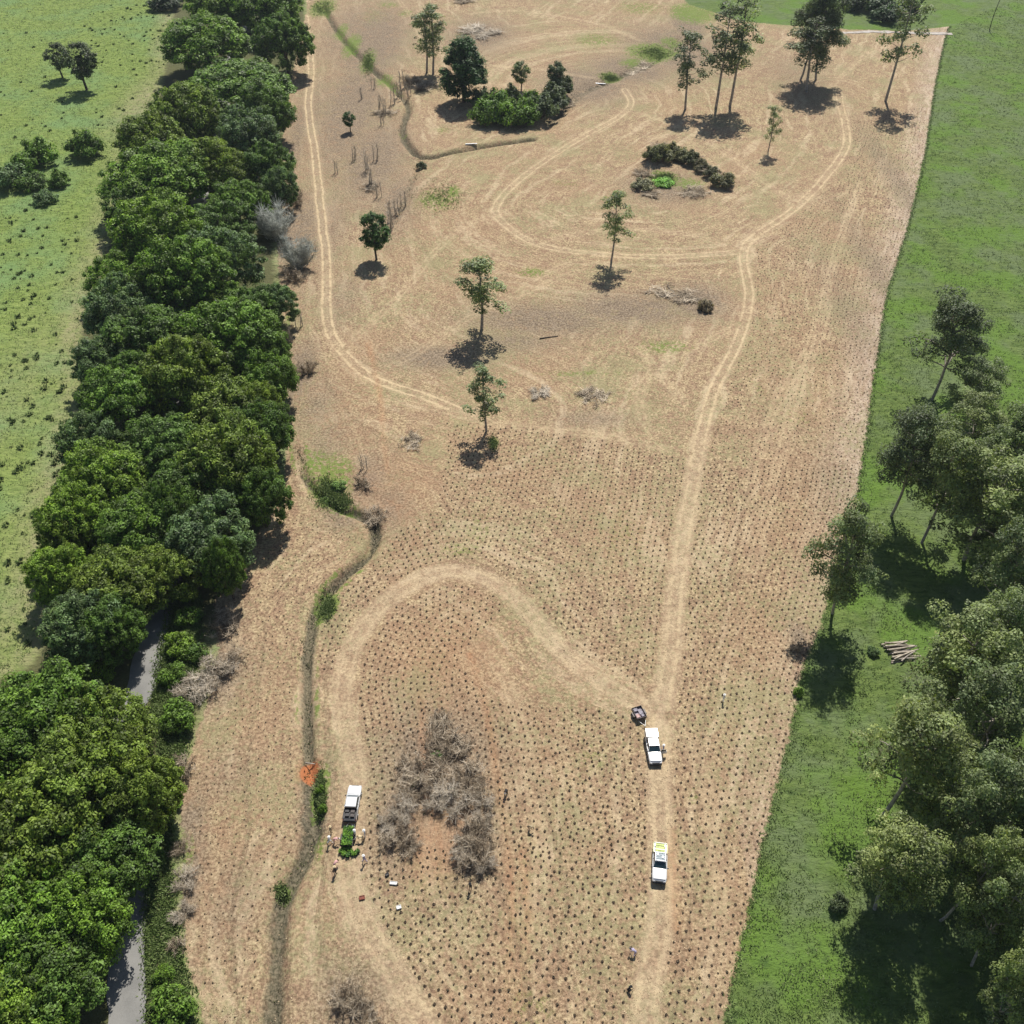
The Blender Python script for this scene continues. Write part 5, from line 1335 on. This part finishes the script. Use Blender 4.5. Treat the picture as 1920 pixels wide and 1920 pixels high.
# ------------------------------------------------------------------ people
SH = {}
def cloth(nm, col):
    if nm not in SH: SH[nm] = simple('cloth_' + nm, col, 0.85, var=0.12, scale=9)
    return SH[nm]
SKIN = simple('skin', (0.42, 0.25, 0.17), 0.6, var=0.08); BOOT = simple('boots', (0.06, 0.04, 0.03), 0.7)
def limb_pts(pose):
    """joints (x forward, y left, z up) for standing / walking / bending / crouching figures"""
    if pose == 'stand':
        return dict(pel=(0, 0, .92), waist=(0, 0, 1.08), chest=(.01, 0, 1.30), neck=(.01, 0, 1.47), head=(.03, 0, 1.60), crown=(.03, 0, 1.70),
            hip=.10, knee=[(.02, .11, .50), (.03, -.11, .50)], ank=[(-.02, .12, .09), (.0, -.12, .09)], sh=(0, .19, 1.41), elb=[(.03, .27, 1.14), (.05, -.27, 1.15)], wr=[(.14, .26, .92), (.24, -.20, 1.0)])
    if pose == 'walk':
        return dict(pel=(0, 0, .90), waist=(.02, 0, 1.06), chest=(.05, 0, 1.28), neck=(.07, 0, 1.45), head=(.10, 0, 1.57), crown=(.11, 0, 1.67),
            hip=.10, knee=[(.20, .10, .52), (-.02, -.10, .48)], ank=[(.30, .10, .10), (-.34, -.11, .16)], sh=(.04, .19, 1.38), elb=[(-.10, .26, 1.13), (.18, -.26, 1.16)], wr=[(-.06, .27, .90), (.34, -.20, 1.04)])
    if pose == 'bend':
        return dict(pel=(0, 0, .86), waist=(.14, 0, .96), chest=(.36, 0, 1.02), neck=(.53, 0, 1.02), head=(.66, 0, .97), crown=(.75, 0, .95),
            hip=.11, knee=[(.12, .15, .48), (.06, -.15, .47)], ank=[(-.02, .18, .09), (-.06, -.17, .09)], sh=(.44, .18, 1.0), elb=[(.50, .22, .74), (.52, -.2, .72)], wr=[(.62, .12, .50), (.66, -.08, .46)])
    return dict(pel=(-.05, 0, .38), waist=(.02, 0, .52), chest=(.14, 0, .72), neck=(.24, 0, .86), head=(.32, 0, .96), crown=(.36, 0, 1.05),
            hip=.11, knee=[(.36, .17, .50), (.30, -.16, .42)], ank=[(.10, .15, .09), (.0, -.15, .10)], sh=(.17, .18, .80), elb=[(.36, .24, .60), (.36, -.22, .58)], wr=[(.55, .14, .42), (.56, -.10, .36)])
def figure_mesh(pose):
    J = limb_pts(pose); V = []; E = []; R = []; K = []
    def add(p, r, k, par=None):
        V.append(tuple(p)); R.append(r); K.append(k)
        if par is not None: E.append((par, len(V) - 1))
        return len(V) - 1
    pel = add(J['pel'], (.135, .105), 1); wa = add(J['waist'], (.125, .095), 0, pel); ch = add(J['chest'], (.155, .11), 0, wa)
    nk = add(J['neck'], (.055, .055), 2, ch); hd = add(J['head'], (.085, .10), 2, nk); cr = add(J['crown'], (.062, .075), 2, hd)
    d = Vector(J['crown']) - Vector(J['neck']); d.normalize(); f = Vector((d.z, 0, -d.x))
    add(Vector(J['head']) + f * .115 - d * .01, (.018, .018), 2, hd)     # nose
    for sgn, i in ((1, 0), (-1, 1)):
        p = Vector(J['pel']); hp = add((p.x, sgn * J['hip'], p.z - .06), (.10, .10), 1, pel)
        kn = add(J['knee'][i], (.062, .062), 1, hp); ca_ = add((Vector(J['knee'][i]) * .62 + Vector(J['ank'][i]) * .38) + Vector((-.02, 0, 0)), (.06, .06), 1, kn)
        an = add(J['ank'][i], (.042, .042), 3, ca_); a = Vector(J['ank'][i]); add((a.x + .17, a.y + .02 * sgn, a.z - .045), (.042, .035), 3, an)
        s_ = J['sh']; sh = add((s_[0], sgn * s_[1], s_[2]), (.062, .062), 0, ch)
        el = add(J['elb'][i], (.042, .042), 0, sh); wr = add(J['wr'][i], (.026, .026), 2, el)
        w = Vector(J['wr'][i]); dv = (w - Vector(J['elb'][i])).normalized(); side = dv.cross(Vector((0, 1, 0)));
        side = side.normalized() if side.length > .1 else Vector((0, 0, 1))
        pm = add(w + dv * .07, (.030, .022), 2, wr)
        for q, (o, L) in enumerate([(-.027, .075), (-.009, .088), (.009, .083), (.027, .064)]):
            m1 = add(w + dv * (.105 + L * .25) + side * o * 1.2, (.009, .009), 2, pm); add(w + dv * (.105 + L * .75) + side * o * 1.3 + Vector((0, -sgn * .022, 0)), (.008, .008), 2, m1)
        t1 = add(w + dv * .06 + side * -.045, (.010, .010), 2, pm); add(w + dv * .10 + side * -.065, (.009, .009), 2, t1)
    me = bpy.data.meshes.new('fig'); me.from_pydata(V, E, [])
    bm = bmesh.new(); bm.from_mesh(me); ly = bm.verts.layers.skin.verify(); bm.verts.ensure_lookup_table()
    for i, v in enumerate(bm.verts): v[ly].radius = R[i]; v[ly].use_root = (i == 0)
    bm.to_mesh(me); bm.free()
    o = bpy.data.objects.new('fig', me); scene.collection.objects.link(o)
    sk = o.modifiers.new('s', 'SKIN'); sk.use_smooth_shade = True; sk.use_x_symmetry = False; sb = o.modifiers.new('u', 'SUBSURF'); sb.levels = 1; sb.render_levels = 1
    dg = bpy.context.evaluated_depsgraph_get(); out = bpy.data.meshes.new_from_object(o.evaluated_get(dg)); bpy.data.objects.remove(o)
    # material by nearest bone
    A = np.array([V[a] for a, b_ in E]); Bq = np.array([V[b_] for a, b_ in E]); KK = [K[b_] if K[b_] != 3 else 3 for a, b_ in E]
    for q, (a, b_) in enumerate(E):
        if K[a] == 0 and K[b_] == 1: KK[q] = 1
    for p in out.polygons:
        c = np.array(p.center); dd_ = Bq - A; t_ = np.clip(((c - A) * dd_).sum(1) / (dd_ ** 2).sum(1), 0, 1); ds = np.linalg.norm(c - (A + dd_ * t_[:, None]), axis=1)
        p.material_index = int(KK[int(np.argmin(ds))]); p.use_smooth = True
    return out
FIG = {k: figure_mesh(k) for k in ('stand', 'walk', 'bend', 'crouch')}
COL = {'white': (.75, .75, .73), 'khaki': (.36, .29, .18), 'navy': (.03, .04, .08), 'black': (.02, .02, .022), 'grey': (.25, .25, .26), 'pink': (.62, .36, .34), 'blue': (.14, .22, .40), 'yellow': (.7, .62, .12), 'brown': (.12, .08, .05), 'straw': (.62, .50, .30), 'lilac': (.42, .38, .52)}
def person(px, py, pose, rz, shirt, pants, hat, label, head=True):
    """px,py: the hat in the photograph"""
    J = limb_pts(pose); hx, hy = G(px, py, J['crown'][2])
    x = hx - (J['crown'][0] * math.cos(rz)); y = hy - (J['crown'][0] * math.sin(rz))
    t = empty('person', (x, y, hz(x, y)), rz)
    me = FIG[pose].copy(); me.materials.clear()
    for mm in (cloth(shirt, COL[shirt]), cloth(pants, COL[pants]), SKIN, BOOT): me.materials.append(mm)
    o = mobj('body', me, t)
    d = (Vector(J['crown']) - Vector(J['head'])).normalized(); c = Vector(J['crown'])
    b = bmesh.new(); cyl(b, (0, 0, 0), .19, .015, 'Z', 14); cyl(b, (0, 0, .055), .105, .10, 'Z', 12, .085)
    h = bm_obj('hat', b, cloth(hat, COL[hat]), t, c - d * .02); h.rotation_euler = d.to_track_quat('Z', 'Y').to_euler()
    b = bmesh.new()
    bmesh.ops.create_icosphere(b, subdivisions=1, radius=.098, matrix=Matrix.Translation(Vector(J['head']) + d * .02 - Vector((d.z, 0, -d.x)) * .025))
    bm_obj('hair', b, cloth('brown', COL['brown']), t)
    return tag(t, label, 'person', None)
person(1359, 1302, 'stand', 0.3, 'white', 'khaki', 'white', 'person in white hat and shirt standing alone in the right planting rows')
person(947, 1488, 'bend', -1.8, 'black', 'black', 'white', 'person in dark clothes bent over beside the red wheel line')
person(1001, 1552, 'bend', -.6, 'khaki', 'brown', 'straw', 'person in khaki bent over right of the red wheel lines')
person(881, 1656, 'stand', -2.0, 'black', 'black', 'black', 'person all in black standing just below the brushwood')
person(1182, 1777, 'bend', 2.6, 'lilac', 'black', 'grey', 'person with lilac top bending, upper of two near the bottom')
person(1184, 1849, 'crouch', .4, 'black', 'black', 'black', 'person in black crouching low, nearest the bottom of the photo')
person(619, 1551, 'stand', -.4, 'khaki', 'brown', 'straw', 'person in khaki with straw hat, upper left of the trailer')
person(617, 1570, 'walk', -.2, 'white', 'khaki', 'white', 'person in white shirt left of the seedling trailer, lower of two')
person(636, 1573, 'bend', 0.0, 'pink', 'navy', 'white', 'person in pink top leaning towards the left side of the trailer')
person(664, 1556, 'stand', 3.4, 'white', 'grey', 'white', 'person in white at the front right corner of the seedling trailer')
person(669, 1568, 'bend', 3.1, 'straw', 'khaki', 'straw', 'person in straw coloured shirt reaching into the right of the trailer')
person(682, 1556, 'stand', 3.3, 'white', 'black', 'white', 'person in white hat and black trousers right of the trailer')
person(681, 1604, 'walk', 2.6, 'lilac', 'brown', 'white', 'person in lilac shirt walking, lower right of the ground trays')
person(634, 1612, 'bend', .9, 'pink', 'khaki', 'straw', 'person in pink top bending below the ground trays')
person(627, 1625, 'stand', .6, 'black', 'brown', 'straw', 'person in black top with straw hat, lowest of the trailer group')
person(1245, 1396, 'stand', 3.0, 'lilac', 'navy', 'white', 'person in lilac shirt at the open door of the canopy ute')

# ------------------------------------------------------------------ faint air
hm, hnt, hb = new_mat('air_haze')
hnt.nodes.remove(hb)
hv = hnt.nodes.new('ShaderNodeVolumePrincipled'); hv.inputs['Density'].default_value = 0.00007; hv.inputs['Color'].default_value = (0.80, 0.88, 1.0, 1)
hv.inputs['Anisotropy'].default_value = 0.2
hnt.links.new(hv.outputs[0], hnt.nodes['Material Output'].inputs['Volume'])
b = B(); box(b, (0, 1400, 60), (6400, 4400, 126)); tag(bm_obj('haze', b, hm), 'thin pale air haze over the whole valley', 'haze', None, 'stuff')
